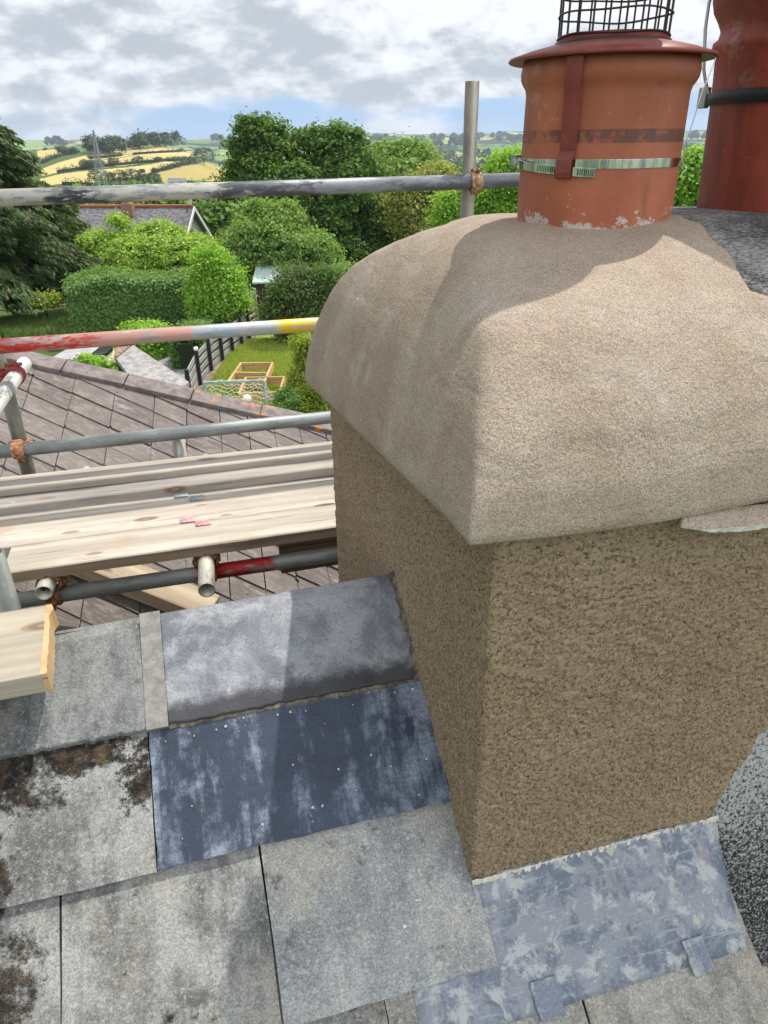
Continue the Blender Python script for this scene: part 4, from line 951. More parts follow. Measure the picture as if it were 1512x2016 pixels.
for i in range(len(bl) - 1):
    sh = rn.uniform(-.02, .02)
    for j in range(-20, 16):
        a0 = .092 + j * .2 + sh + rn.gauss(0, .003); a1 = a0 + .2; b0, b1 = bl[i] + rn.gauss(0, .0015) + .0015, bl[i+1] - .0035 + rn.gauss(0, .0015)
        poly = [(a0, b0), (a0, b1), (a1 + .012, b1), (a1 + .012, b0)]
        ck = .018 * rn.random() if rn.random() < .55 else 0
        if ck: poly = [(a0, b0 + ck), (a0, b1 - ck*.4), (a0 + ck*.5, b1), (a1 + .012, b1), (a1 + .012, b0), (a0 + ck*1.2, b0)]
        # clip by hip
        out = []
        for k in range(len(poly)):
            P_, Q_ = poly[k], poly[(k+1) % len(poly)]; kp, kq = keep(*P_), keep(*Q_)
            if kp > 0: out.append(P_)
            if (kp > 0) != (kq > 0): t_ = kp / (kp - kq); out.append((P_[0] + (Q_[0]-P_[0])*t_, P_[1] + (Q_[1]-P_[1])*t_))
        if len(out) < 3: continue
        ti = rn.gauss(0, .0012); lift = rn.gauss(0, .001)
        hh = lambda a, b: .012 + lift - (a - a0) * .045 + (b - b0) * ti * 4
        top = [PP(a, b, hh(a, b)) for a, b in out]; bot = [PP(a, b, hh(a, b) - .009) for a, b in out]; m = len(out)
        mb.add(top + bot, [tuple(range(m))] + [(k, k + m, (k+1) % m + m, (k+1) % m) for k in range(m)])
t = NT('purple_brown_slate', 0.75, 0.35)
g_ = t.n.new('ShaderNodeNewGeometry'); r_ = g_.outputs['Random Per Island']
# grain follows the slate courses (e2)
ang = math.atan2(e2[1], e2[0])
gv = t.map((7, 26, 26), rot=(0, 0, 0), src=t.map((1, 1, 1), rot=(0, 0, -ang)))
n1_ = t.noise(1.0, 5, 0.65, vec=gv); n2_ = t.noise(2.4, 5, 0.75, vec=gv); big_ = t.noise(2.2, 4, 0.6)
c = t.mix(r_, (0.118, 0.099, 0.086), (0.172, 0.150, 0.132))
c = t.mix(t.mr(n1_, 0.48, 0.62, 0, 0.6), c, (0.26, 0.215, 0.20)); c = t.mix(t.mr(n2_, 0.52, 0.68, 0, 0.55), c, (0.32, 0.28, 0.26))
c = t.mix(t.mr(big_, 0.45, 0.62, 0, 0.4), c, (0.10, 0.075, 0.075)); c = t.mix(t.mr(t.noise(3.1, 4, 0.7, sc3=(1, 2, 1)), 0.66, 0.74, 0, 0.55), c, (0.30, 0.31, 0.34))
c = t.mix(t.mr(t.noise(17, 3, 0.7), 0.70, 0.74), c, (0.045, 0.022, 0.016))
t.col(c); t.bump(n2_, 0.006, 0.9); t.bump(t.noise(70, 3, 0.7), 0.003, 0.7)
mb.build('slate_covering', t.m, nb, frame=ID)
# mortar blobs and broken corners at the joints
mb = MB()
for i in range(3, len(bl) - 2):
    for j in range(-12, 14):
        if rn.random() < .55: continue
        a = .092 + j*.2 + rn.gauss(0, .02); b = bl[i] + rn.gauss(0, .008)
        if keep(a, b) < .15: continue
        for _ in range(rn.choice((1, 2, 3))):
            s = rn.uniform(.006, .016); ca, cb_ = a + rn.gauss(0, .022), b + rn.gauss(0, .006); pts = [PP(ca + s*rn.uniform(.5,1.3)*math.cos(q_), cb_ + .55*s*rn.uniform(.6,1.2)*math.sin(q_), .006) for q_ in [k*math.pi/3 for k in range(6)]] + [PP(ca, cb_, .006 + s*.9)]
            mb.add(pts, [(k, (k+1) % 6, 6) for k in range(6)])
mb.build('crumbled_mortar', m_plain('brown_crumbs', (0.10, 0.060, 0.045), 0.95, 0.5, 40), nb, frame=ID)
# hip tiles
mb = MB(); hs = 0; hl = np.hypot(*hd); k0 = -.9; segs = []
cuts = [-.9, -.44, -.1, ]
xs_ = [(-200, 0), (0, 125), (125, 247), (247, 377), (377, 512), (512, 655), (655, 820), (820, 1000)]
def hipk(px):
    q = ab(px, 704 + .222*px)[:2]; return ((q - hA) @ hd) / (hl*hl)
H3 = (PP(*hB) - PP(*hA)); H3 /= np.linalg.norm(H3); side_ = np.cross(pn, H3); side_ /= np.linalg.norm(side_)
if (side_ @ e1) < 0: side_ = -side_
for x0_, x1_ in xs_:
    k0_, k1_ = hipk(x0_) , hipk(x1_); q0 = PP(*(hA + hd*k0_)) + H3*.004; q1 = PP(*(hA + hd*k1_)) - H3*.004
    j1, j2_ = rn.gauss(0, .003), rn.gauss(0, .003)
    prf = [(-.055, .004), (-.057, .040), (.02, .052), (.075, .052), (.15, .0), (.15, -.03), (.075, .02)]
    vs = []
    for q_, jj_ in ((q0, j1), (q1, j2_)):
        for s_, h_ in prf: vs.append(q_ + side_*(s_ + jj_) + pn*h_)
    m = len(prf); mb.add(vs, [(k, m + k, m + (k+1) % m, (k+1) % m) for k in range(m)] + [tuple(range(m)), tuple(range(m, 2*m))[::-1]])
t = NT('lichened_hip_tile', 0.85, 0.3)
c = t.mix(t.mr(t.noise(14, 5, 0.7), 0.35, 0.65), (0.145, 0.12, 0.112), (0.25, 0.215, 0.20)); lx = t.sep()[0]
li = t.math('MULTIPLY', t.mr(t.noise(11, 4, 0.65, off=(2, 3, 1), sc3=(1, 2.4, 1)), 0.58, 0.62), t.math('MULTIPLY', t.mr(lx, .02, .2), t.mr(lx, 1.5, 1.9, 1, 0)))
c = t.mix(li, c, (0.62, 0.22, 0.03)); t.col(c); t.bump(t.noise(90, 4, 0.7), 0.003)
mb.build('hip_tiles', t.m, nb, frame=ID, bevel=.005)
# underside, far slopes and walls
mb = MB(); kA, kB = hA - hd*.8, hA + hd*2.1
c1_, c2_ = PP(*kA, -.004), PP(*kB, -.004); c3_ = PP(-4.2, 3.6, -.004); c4_ = PP(-4.2, -4.2, -.004); dd = side_*3.2*np.array([1,1,0]) - Z*1.5
w5, w6 = c1_ + dd, c2_ + dd
flr = lambda p: np.array([p[0], p[1], -.5])
mb.add([c1_, c2_, c3_, c4_, w5, w6, flr(w5), flr(w6), flr(c3_), flr(c4_), flr(c1_), flr(c2_)], [(3,2,1,0), (0,1,5,4), (4,5,7,6), (2,3,9,8), (0,4,6,10), (3,0,10,9), (1,2,8,11), (5,1,11,7)])
mb.build('wall', M['dark'], nb, frame=ID)
# timber lying on the slates
pA, pB = onplane(405, 1214, O + pn*.10, pn), onplane(150, 1112, O + pn*.10, pn)
dX = (pB - pA); pB = pA + dX*1.6; dX /= np.linalg.norm(dX); dY = np.cross(pn, dX); dY *= np.sign(dY[1])
mb = MB(); wd_ = .16
mb.add([pA - pn*.085, pB - pn*.085, pB + dY*wd_ - pn*.085, pA + dY*wd_ - pn*.085, pA, pB, pB + dY*wd_, pA + dY*wd_], [(3,2,1,0),(4,5,6,7),(0,1,5,4),(1,2,6,5),(2,3,7,6),(3,0,4,7)])
mb.v = [tuple(Vector(((np.array(q)-pA) @ dX, (np.array(q)-pA) @ dY, (np.array(q)-pA) @ pn))) for q in mb.v]
o = mb.build('timber_beam', m_wood('beam_wood', (0.34, 0.26, 0.17), (0.52, 0.43, 0.31), 0, 51, dark=.55), None, ID, (0,0,0), bevel=.006)
o.matrix_world = Matrix(((dX[0], dY[0], pn[0], pA[0]), (dX[1], dY[1], pn[1], pA[1]), (dX[2], dY[2], pn[2], pA[2]), (0,0,0,1)))
tag(o, 'thick timber lying on the purple slates under the boards', 'timber')

# ------------------------------------------------------------------ foliage
def leaf_mesh(name, C0, NRM, size, mat, parent=None, frame=ID, base=(0,0,0), aspect=1.5, seed=0, extra=None):
    """many small leaf blades: centres C0, facing NRM, size per leaf"""
    rg = np.random.default_rng(seed); n = len(C0)
    NRM = NRM / (np.linalg.norm(NRM, axis=1, keepdims=True) + 1e-9)
    rv = rg.normal(size=(n, 3)); a = np.cross(NRM, rv); a /= np.linalg.norm(a, axis=1, keepdims=True) + 1e-9; b = np.cross(NRM, a)
    if extra is not None: a = extra / (np.linalg.norm(extra, axis=1, keepdims=True) + 1e-9); b = np.cross(NRM, a); b /= np.linalg.norm(b, axis=1, keepdims=True) + 1e-9
    sz = np.asarray(size)[:, None] if np.ndim(size) else np.full((n, 1), size)
    A_ = a * sz * aspect * .5; B_ = b * sz * .5; bend = NRM * sz * .16
    vs = np.stack([C0 - A_, C0 - B_*.9 + A_*.1 + bend, C0 + A_, C0 + B_*.9 + A_*.1 + bend], 1).reshape(-1, 3) - np.array(base)
    me = bpy.data.meshes.new(name); me.vertices.add(4*n); me.vertices.foreach_set('co', vs.astype(np.float32).ravel())
    me.loops.add(4*n); me.loops.foreach_set('vertex_index', np.arange(4*n, dtype=np.int32))
    me.polygons.add(n); me.polygons.foreach_set('loop_start', np.arange(0, 4*n, 4, dtype=np.int32)); me.polygons.foreach_set('loop_total', np.full(n, 4, dtype=np.int32))
    me.materials.append(mat); me.update()
    o = link(bpy.data.objects.new(name, me))
    if parent is not None: o.parent = parent
    else: o.matrix_world = frame @ Matrix.Translation(Vector(base))
    return o
def crown_pts(lobes, nclump, per, spread, seed, inner=.78, flat=1.0, low=-0.5):
    """clumps on the surface of ellipsoid lobes; leaves gathered round each clump"""
    rg = np.random.default_rng(seed); L_ = np.array(lobes, float); w = (L_[:, 3] * L_[:, 5]) ** 1.0; w /= w.sum()
    k = rg.choice(len(L_), nclump, p=w); d = rg.normal(size=(nclump, 3)); d /= np.linalg.norm(d, axis=1, keepdims=True)
    d[:, 2] = np.where(d[:, 2] < low, -d[:, 2], d[:, 2])
    rad = inner + (1.04 - inner) * rg.random(nclump) ** .7
    cen = L_[k, :3] + d * L_[k, 3:6] * rad[:, None]
    sp = spread * (0.45 + 1.0 * rg.random(nclump))
    n = nclump * per; ci = np.repeat(np.arange(nclump), per)
    off = rg.normal(size=(n, 3)) * sp[ci, None] * np.array([1, 1, .62]); P = cen[ci] + off
    nr_ = d[ci] * .75 + rg.normal(size=(n, 3)) * .55 + np.array([0, 0, .45])
    return P, nr_, ci
G = {}
G['oak'] = m_leaf('oak_leaf', (0.0531, 0.114, 0.0215), (0.1086, 0.2149, 0.0359), (0.205, 0.3509, 0.0629))
G['light'] = m_leaf('maple_leaf', (0.2038, 0.3384, 0.0575), (0.3569, 0.5412, 0.0889), (0.6117, 0.7706, 0.157))
G['bright'] = m_leaf('laurel_leaf', (0.1543, 0.3126, 0.0408), (0.2933, 0.5167, 0.0634), (0.4938, 0.7451, 0.1132))
G['mid'] = m_leaf('ash_leaf', (0.1344, 0.2379, 0.0562), (0.239, 0.3882, 0.0895), (0.4034, 0.5635, 0.1534))
G['pale'] = m_leaf('sallow_leaf', (0.2159, 0.2625, 0.0662), (0.3556, 0.399, 0.104), (0.5334, 0.525, 0.1701))
G['hedge'] = m_leaf('hedge_leaf', (0.0961, 0.1932, 0.0524), (0.1762, 0.322, 0.0835), (0.3205, 0.4894, 0.1431))
G['dark'] = m_leaf('dark_shrub_leaf', (0.0601, 0.1238, 0.0366), (0.1126, 0.2136, 0.0508), (0.2254, 0.3524, 0.0916), hue=(0.17, 0.10, 0.06))
G['vari'] = m_leaf('golden_shrub_leaf', (0.1437, 0.258, 0.0323), (0.2875, 0.4256, 0.0518), (0.4887, 0.5676, 0.0905), hue=(0.62, 0.50, 0.10))
G['conifer'] = m_leaf('cypress_spray', (0.035, 0.075, 0.022), (0.075, 0.14, 0.038), (0.14, 0.22, 0.065), hue=(0.15, 0.12, 0.05), trans=.35)
G['far'] = m_leaf('far_leaf', (0.0278, 0.0497, 0.0174), (0.0464, 0.08, 0.0248), (0.0851, 0.1242, 0.0373), trans=.15)
G['grass'] = m_leaf('grass_blade', (0.13, 0.22, 0.055), (0.21, 0.32, 0.08), (0.33, 0.42, 0.15), trans=.3)
G['bark'] = m_plain('bark', (0.075, 0.06, 0.045), 0.95, 0.3, 12, 0.01)
def px2w(px, py, dist):
    d = ray(px, py); return CAM + d * (dist / math.hypot(d[0], d[1]))
def tree(name, label, base, lobes, mat, nclump, per, leaf, spread, seed, cat='tree', group=None, trunk=.25, inner=.72, limbs=6, low=-.5, bark=True, aspect=1.5):
    base = np.array(base, float); root = thing(name, base, label, cat, group, frame=ID)
    P, N_, ci = crown_pts(lobes, nclump, per, spread, seed, inner, low=low)
    rg = np.random.default_rng(seed + 1); s = leaf * (.6 + .8 * rg.random(len(P)))
    leaf_mesh('crown', P, N_, s, mat, root, base=base, seed=seed, aspect=aspect)
    if bark:
        mb = MB(); L_ = sorted(lobes, key=lambda q: -q[3])[:limbs]
        cz = np.mean([q[2] for q in lobes]); cx = np.mean([q[0] for q in lobes]); cy = np.mean([q[1] for q in lobes])
        fork = base + (np.array([cx, cy, cz]) - base) * .55
        mb.tube(base - Z*.5, fork, trunk, 10, r2=trunk*.65)
        for q in L_:
            e = np.array(q[:3]); m_ = fork + (e - fork)*.5 + np.array([0, 0, .3]); mb.tube(fork, m_, trunk*.5, 7, r2=trunk*.3); mb.tube(m_, e + (e - m_)*.35, trunk*.3, 6, r2=trunk*.08)
        mb.build('trunk', G['bark'], root, frame=ID, fix=False)
    return root
def lobes_px(spec, dist, dr=1.0):
    """ellipsoid lobes from outline spots: (px, py, half width px, half height px, depth offset m)"""
    out = []; rl = random.Random(int(dist*7 + spec[0][0])); sp2 = []
    for px, py, rw, rh, dy in spec:
        sp2.append((px, py, rw*.86, rh*.86, dy))
        for _ in range(4):
            t_ = rl.uniform(0, 2*math.pi); k = rl.uniform(.55, .85); q_ = rl.uniform(.26, .42)
            sp2.append((px + rw*k*math.cos(t_), py - rh*k*math.sin(t_), rw*q_, rh*q_, dy + rl.uniform(-.6, .3)))
    for px, py, rw, rh, dy in sp2:
        c = px2w(px, py, dist + dy); dz = np.linalg.norm(c - CAM) ; k = dz / math.sqrt(F*F + (py-1008)**2 + (px-756)**2)
        out.append((c[0], c[1], c[2], rw*k, rw*k*dr, rh*k))
    return out
def gz(P): return (P[0], P[1], float(hfun(P[0], P[1])))

tree('oak_tree', 'big dark spreading oak rising above the skyline behind the rails', gz(px2w(585, 560, 47)),
     lobes_px([(524,276,52,42,0),(599,304,55,48,1),(679,299,48,44,0),(504,354,48,50,-1),(584,384,70,60,-2),(674,374,62,60,-1),(724,434,60,60,0),(764,479,60,55,-1),(624,464,80,70,-2),(544,444,60,60,-1),(474,314,26,30,0),(714,344,36,40,1),(502,252,26,18,0),(664,269,26,20,0),(794,444,36,36,0),(744,384,36,30,1),(454,364,24,22,0)], 47),
     G['oak'], 1500, 72, .16, .31, 1, trunk=.45, limbs=9, low=-.7, inner=.6)
tree('broadleaf_tree', 'rounded mid green tree to the right of the oak, under the far fields', gz(px2w(780, 470, 62)),
     lobes_px([(760,315,48,26,0),(810,310,44,24,0),(730,350,40,40,0),(790,360,60,40,-2),(840,350,34,36,-1)], 62), G['mid'], 700, 50, .20, .42, 2, low=-.8)
tree('sallow_tree', 'yellowish feathery tree left of the tall upright', gz(px2w(850, 480, 44)),
     lobes_px([(850,365,42,34,0),(820,410,50,44,0),(880,400,44,44,0),(850,450,70,40,0)], 44), G['pale'], 650, 55, .11, .36, 3, low=-.8)
tree('young_maple_tree', 'bright green tree standing right of the tall upright behind the top rail', gz(px2w(960, 470, 30)),
     lobes_px([(990,330,30,24,0),(1010,360,30,44,0),(950,395,46,38,0),(900,420,44,36,0),(1000,420,40,40,0),(1016,312,16,14,0)], 30), G['bright'], 620, 60, .085, .24, 4, low=-.8)
tree('broadleaf_tree', 'tree showing between the two chimney pots', gz(px2w(1370, 470, 32)),
     lobes_px([(1370,330,40,34,0),(1350,370,40,40,0),(1420,350,60,50,0),(1370,410,50,40,0)], 32), G['bright'], 450, 50, .10, .26, 5, low=-.8)
tree('cherry_tree', 'broad light green tree in the middle, in front of the oak', gz(px2w(560, 590, 37)),
     lobes_px([(510,440,44,36,0),(560,430,40,34,0),(540,480,70,50,-1),(610,500,56,50,0),(480,500,50,50,-1),(560,540,80,45,-1),(640,530,36,44,0),(505,415,16,18,0)], 37),
     G['mid'], 1150, 70, .10, .21, 6, trunk=.2, low=-.7, inner=.62)
tree('maple_tree', 'wide light green tree in front of the white gabled house', gz(px2w(300, 600, 38)),
     lobes_px([(230,492,50,30,0),(290,480,46,32,0),(340,482,40,28,0),(385,508,36,24,0),(250,510,60,40,-1),(330,500,70,40,-1),(400,510,50,36,0),(200,500,40,40,0),(235,440,10,14,0),(320,450,10,12,0)], 38),
     G['light'], 1150, 70, .10, .21, 7, trunk=.2, low=-.7, inner=.62)
tree('laurel_tree', 'dense bright green egg shaped tree at the end of the hedge', gz(px2w(425, 640, 29)),
     lobes_px([(418,525,26,30,0),(430,562,40,40,0),(427,602,46,34,0),(452,588,28,34,0),(402,575,25,40,0),(415,506,16,16,0)], 29),
     G['bright'], 900, 66, .075, .22, 8, trunk=.12, low=-.8, inner=.58)
tree('laurel_shrub', 'dark green rounded shrub between the shed and the chimney', gz(px2w(600, 640, 28)),
     lobes_px([(590,570,50,40,0),(570,610,44,36,0),(620,600,50,50,0),(600,640,60,30,0),(650,560,30,30,0)], 28), G['dark'], 900, 60, .07, .21, 9, cat='shrub', trunk=.08, low=-.8, inner=.7)
tree('climber_shrub', 'light green bush leaning out behind the chimney cap', gz(px2w(660, 640, 31)),
     lobes_px([(650,590,40,34,0),(680,560,40,30,0),(640,620,36,30,0)], 31), G['mid'], 320, 60, .08, .2, 19, cat='shrub', trunk=.08, low=-.8)
tree('golden_shrub', 'yellow and green leaved shrub beside the lawn next to the chimney', gz(px2w(620, 800, 20.5)),
     lobes_px([(612,700,28,34,0),(600,745,30,34,0),(630,770,40,40,0),(585,790,24,30,-.3),(625,800,44,34,-.3),(640,720,30,50,0),(590,668,14,12,0)], 20.5), G['vari'], 1100, 45, .05, .10, 10, cat='shrub', trunk=.05, low=-.8)
tree('hebe_shrub', 'small dark bluish shrub at the foot of the golden shrub', gz(px2w(560, 800, 19.6)),
     lobes_px([(560,785,20,22,0),(575,800,20,20,0)], 19.6), G['hedge'], 240, 40, .035, .07, 11, cat='shrub', trunk=.03, low=-.8)
tree('yellow_shrub', 'small yellow flowered bush by the dry grass under the conifer', gz(px2w(88, 600, 33)),
     lobes_px([(75,592,14,8,0),(98,590,14,9,0)], 33), G['vari'], 120, 30, .08, .14, 12, cat='shrub', trunk=.03, low=-.8)
# clipped hedge: a long block of leaves
def hedge(name, label, pts, width, height, mat, ncl, leaf, seed, group=None, wob=.25, per=26):
    rg = np.random.default_rng(seed); pts = np.array(pts, float); seg = np.linalg.norm(np.diff(pts, axis=0), axis=1); cum = np.concatenate([[0], np.cumsum(seg)])
    t = rg.random(ncl) * cum[-1]; i = np.clip(np.searchsorted(cum, t) - 1, 0, len(seg) - 1); k = (t - cum[i]) / seg[i]
    c = pts[i] + (pts[i+1] - pts[i]) * k[:, None]; d = (pts[i+1] - pts[i]) / seg[i][:, None]; nrm = np.stack([-d[:, 1], d[:, 0]], 1)
    # cross-section: two sides and a rounded top
    s = rg.random(ncl) * (2*height + width); h = np.where(s < height, s, np.where(s < height + width, height, 2*height + width - s)); w = np.where(s < height, -width/2, np.where(s < height + width, s - height - width/2, width/2))
    wb = wob * np.sin(t*1.3 + seed) * np.sin(t*.47 + 1) + rg.normal(size=ncl) * wob * .3
    hh = h * (1 + wb / height * .5) ; ww = w * (1 + wb / width * .4)
    gzv = hfun(c[:, 0], c[:, 1]); cen = np.stack([c[:, 0] + nrm[:, 0]*ww, c[:, 1] + nrm[:, 1]*ww, gzv + hh], 1)
    out = np.stack([nrm[:, 0]*np.sign(w)*(np.abs(w) > width*.45), nrm[:, 1]*np.sign(w)*(np.abs(w) > width*.45), (h > height*.9)*1.0], 1) + .15
    ci = np.repeat(np.arange(ncl), per); P = cen[ci] + rg.normal(size=(ncl*per, 3)) * leaf * 1.3
    N_ = out[ci] + rg.normal(size=(ncl*per, 3)) * .5 + np.array([0, 0, .35])
    b = (pts[0][0], pts[0][1], float(hfun(*pts[0])))
    root = thing(name, b, label, 'hedge', group, frame=ID)
    leaf_mesh('foliage', P, N_, leaf * (.6 + .8 * rg.random(len(P))), mat, root, base=b, seed=seed)
    mb = MB(); 
    for a_, b_ in zip(pts[:-1], pts[1:]):
        za, zb_ = float(hfun(*a_)), float(hfun(*b_)); dd = (b_-a_)/np.linalg.norm(b_-a_); nn = np.array([-dd[1], dd[0]])*width*.36
        mb.add([(*(a_-nn), za-.3), (*(a_+nn), za-.3), (*(a_+nn), za+height*.86), (*(a_-nn), za+height*.86), (*(b_-nn), zb_-.3), (*(b_+nn), zb_-.3), (*(b_+nn), zb_+height*.86), (*(b_-nn), zb_+height*.86)], [(0,1,2,3), (4,7,6,5), (0,4,5,1), (1,5,6,2), (2,6,7,3), (3,7,4,0)])
    mb.build('stems', m_plain('hedge_inside', (0.02, 0.028, 0.012), 1.0), root, frame=ID)
    return root
fl2 = lambda px, py, z=0: flat(px, py, z)[:2]
hA_ = fl2(150, 668); hB_ = fl2(372, 648)
hedge('garden_hedge', 'tall clipped green hedge running left from the egg shaped tree', [hA_ + np.array([-.3, 1.0]), (hA_+hB_)/2 + np.array([0, 1.2]), hB_ + np.array([.2, 1.2])], 2.4, 2.25, G['hedge'], 4200, .075, 31, wob=.5, per=44)
hedge('low_hedge', 'low dark hedge along the lane beyond the boarded fence', [fl2(372, 742) + np.array([-.2, .9]), fl2(450, 672) + np.array([-.9, .6])], .8, 1.0, G['hedge'], 700, .07, 32)
hedge('lane_hedge', 'bright green hedge across the lane behind the small slate roof', [fl2(265, 705) , fl2(330, 690)], 1.2, .8, G['bright'], 500, .09, 33)
# the great cypress at the left edge: drooping sprays on upswept boughs
def conifer(name, label, base, H_, R_, n, seed, top_bias=1.0):
    rg = np.random.default_rng(seed); base = np.array(base, float); root = thing(name, base, label, 'tree', frame=ID)
    nb_ = n; hfr = rg.random(nb_) ** .85; az_ = rg.random(nb_) * 2*math.pi
    R = R_ * (1 - hfr) ** .62 * (0.74 + .20*np.sin(az_*7 + hfr*13) + .10*np.sin(az_*3 - hfr*31) + .22*rg.random(nb_)**2) + .2
    tipr = R * (0.55 + .5*rg.random(nb_) ** .5)
    tip = np.stack([np.cos(az_)*tipr, np.sin(az_)*tipr, hfr*H_*.97 + .25 + tipr*.10], 1)
    per = 50; ci = np.repeat(np.arange(nb_), per); k = rg.random(nb_*per)
    dirn = np.stack([np.cos(az_), np.sin(az_), -.45 + 0*az_], 1)
    L_ = .62; side = np.stack([-np.sin(az_), np.cos(az_), 0*az_], 1)
    P = tip[ci] + dirn[ci]*(k[:, None]-.6)*L_ + side[ci]*(rg.normal(size=len(ci))*.14*(1.1-k))[:, None] + rg.normal(size=(len(ci), 3))*.05
    ax = dirn[ci] + rg.normal(size=(len(ci), 3))*.35 + np.array([0, 0, -.25])
    N_ = dirn[ci]*.4 + np.array([0, 0, .9]) + rg.normal(size=(len(ci), 3))*.5; N_ -= ax * (np.sum(N_*ax, 1)/np.sum(ax*ax, 1))[:, None]
    leaf_mesh('crown', P + base, N_, .08*(.6+.8*rg.random(len(P))), G['conifer'], root, base=base, aspect=3.2, seed=seed, extra=ax)
    mb = MB(); mb.tube(base - Z*.4, base + Z*H_*.93, .32, 10, r2=.03)
    for i in range(60):
        h = rg.random()*.8; a_ = rg.random()*6.28; r_ = R_*(1-h)**.62*.75
        mb.tube(base + Z*(h*H_ + .2), base + np.array([math.cos(a_)*r_, math.sin(a_)*r_, h*H_ + .45]), .05, 5, r2=.01)
    mb.build('trunk', G['bark'], root, frame=ID, fix=False)
cb = flat(-62, 622); conifer('cypress_tree', 'huge dark conifer with drooping sprays at the left edge', (cb[0], cb[1], 0), 10.6, 5.9, 6500, 41)
cb = flat(70, 585); conifer('cypress_tree', 'lower ochre tinted conifer shoulder to the right of the huge dark one', (cb[0] - .2, cb[1] + 4, -.8), 5.6, 2.7, 1100, 42)
# rough grass, stuff
rg = np.random.default_rng(51)
def blades(name, polys, n, h, seed, mat):
    rg = np.random.default_rng(seed); C0 = []
    for poly in polys:
        P = np.array([fl2(*p) for p in poly]); lo, hi = P.min(0), P.max(0); c = 0
        while c < n // len(polys):
            q_ = lo + (hi-lo)*rg.random((4000, 2)); ins = np.zeros(4000, bool)
            for i in range(len(P)):
                (x1, y1), (x2, y2) = P[i], P[(i+1) % len(P)]
                ins ^= ((y1 > q_[:, 1]) != (y2 > q_[:, 1])) & (q_[:, 0] < (x2-x1)*(q_[:, 1]-y1)/((y2-y1) or 1e-9) + x1)
            q_ = q_[ins]; c += len(q_); C0.append(q_)
    q_ = np.concatenate(C0); m = len(q_); hs = h*(.5+rg.random(m)); C3 = np.stack([q_[:, 0], q_[:, 1], hfun(q_[:, 0], q_[:, 1]) + hs*.5], 1)
    ax = rg.normal(size=(m, 3))*.22 + np.array([0, 0, 1.]); N_ = rg.normal(size=(m, 3)); N_[:, 2] *= .2
    o = leaf_mesh(name, C3, N_, hs*.12 + .008, mat, aspect=1.0, seed=seed, extra=ax)
    # stretch blades: rebuild along the axis
    me = o.data; co = np.empty(len(me.vertices)*3, np.float32); me.vertices.foreach_get('co', co); co = co.reshape(-1, 4, 3); a = ax/np.linalg.norm(ax, axis=1, keepdims=True)
    co[:, 0] = C3 - a*hs[:, None]*.55; co[:, 2] = C3 + a*hs[:, None]*.55; me.vertices.foreach_set('co', co.ravel()); me.update()
    return tag(o, kind='stuff')
tag(blades('tall_grass', [[(-30,668),(140,668),(165,640),(130,612),(-30,612)]], 42000, .55, 52, G['grass']), 'tall rough grass in front of the conifer', 'grass')
G['lawn'] = m_leaf('lawn_blade', (0.2395, 0.3294, 0.0522), (0.3992, 0.5028, 0.0869), (0.6587, 0.6588, 0.1739), trans=.3)
tag(blades('lawn_grass', [[(470,668),(600,668),(600,815),(470,815),(395,790),(420,745)]], 60000, .09, 53, G['lawn']), 'short sunny lawn grass round the raised beds', 'grass')

# ------------------------------------------------------------------ garden, lane and outbuildings
def sheet(name, pix, col, z=.012, kind='structure', label=None, cat=None, scale=2, var=.25):
    P = [flat(*p) for p in pix]; mb = MB(); mb.add([(p[0], p[1], z) for p in P], [tuple(range(len(P)))])
    o = mb.build(name, m_plain(name + '_surface', col, 0.95, var, scale, 0.01), None, ID, (0,0,0)); tag(o, label, cat, kind=kind); return o
sheet('lane', [(290,790),(372,748),(378,700),(400,672),(432,640),(330,668),(318,690),(270,720)], (0.26, 0.26, 0.27), scale=6)
sheet('path', [(374,800),(470,800),(430,745),(478,690),(505,668),(500,655),(480,655),(420,712),(376,752)], (0.20, 0.155, 0.115), .016, scale=5, var=.45)
sheet('lawn', [(395,800),(450,900),(700,900),(700,640),(500,640),(505,668),(478,690),(430,745),(400,775)], (0.24, 0.33, 0.06), .008, scale=3)
sheet('dry_grass', [(50,610),(135,606),(135,590),(60,592)], (0.42, 0.34, 0.14), .02)
# boarded fence
fen = [flat(374, 800), flat(392, 758), flat(414, 730), flat(436, 710), flat(456, 694), flat(474, 680), flat(489, 668)]
root = thing('board_fence', tuple(fen[1]), 'weathered grey board fence on black posts beside the lane', 'fence', frame=ID)
M['fboard'] = m_wood('weathered_fence_board', (0.26, 0.25, 0.24), (0.38, 0.37, 0.35), 1, 61, dark=.5); M['fpost'] = m_plain('black_post', (0.022, 0.022, 0.025), 0.7, 0.3)
mb = MB()
for a_, b_ in zip(fen[:-1], fen[1:]):
    d_ = (b_-a_); d_ /= np.linalg.norm(d_); n_ = np.array([-d_[1], d_[0], 0])*.03
    for z0, z1 in ((.04,.20),(.30,.46),(.56,.72),(.82,.98)):
        vs = [a_+n_*k + Z*z for k, z in ((0,z0),(1,z0),(1,z1),(0,z1))] + [b_+n_*k + Z*z for k, z in ((0,z0),(1,z0),(1,z1),(0,z1))]
        mb.add(vs, [(0,1,2,3),(4,7,6,5),(0,4,5,1),(1,5,6,2),(2,6,7,3),(3,7,4,0)])
mb.build('boards', M['fboard'], root, frame=ID)
for i, p in enumerate(fen):
    mb = MB(); mb.box((p[0]+.0, p[1]-.07, 0), (p[0]+.11, p[1]+.04, 1.12)); mb.build('post', M['fpost'], root, frame=ID, bevel=.01)
p = fen[1]; mb = MB(); mb.lathe((p[0]+.055, p[1]-.015, 1.12), [(.0,.13),(.05,.12),(.075,.08),(.075,.05),(.05,.01),(.04,0)], 16); mb.build('finial', m_plain('white_ball', (0.75,0.75,0.73), .5), root, frame=ID)
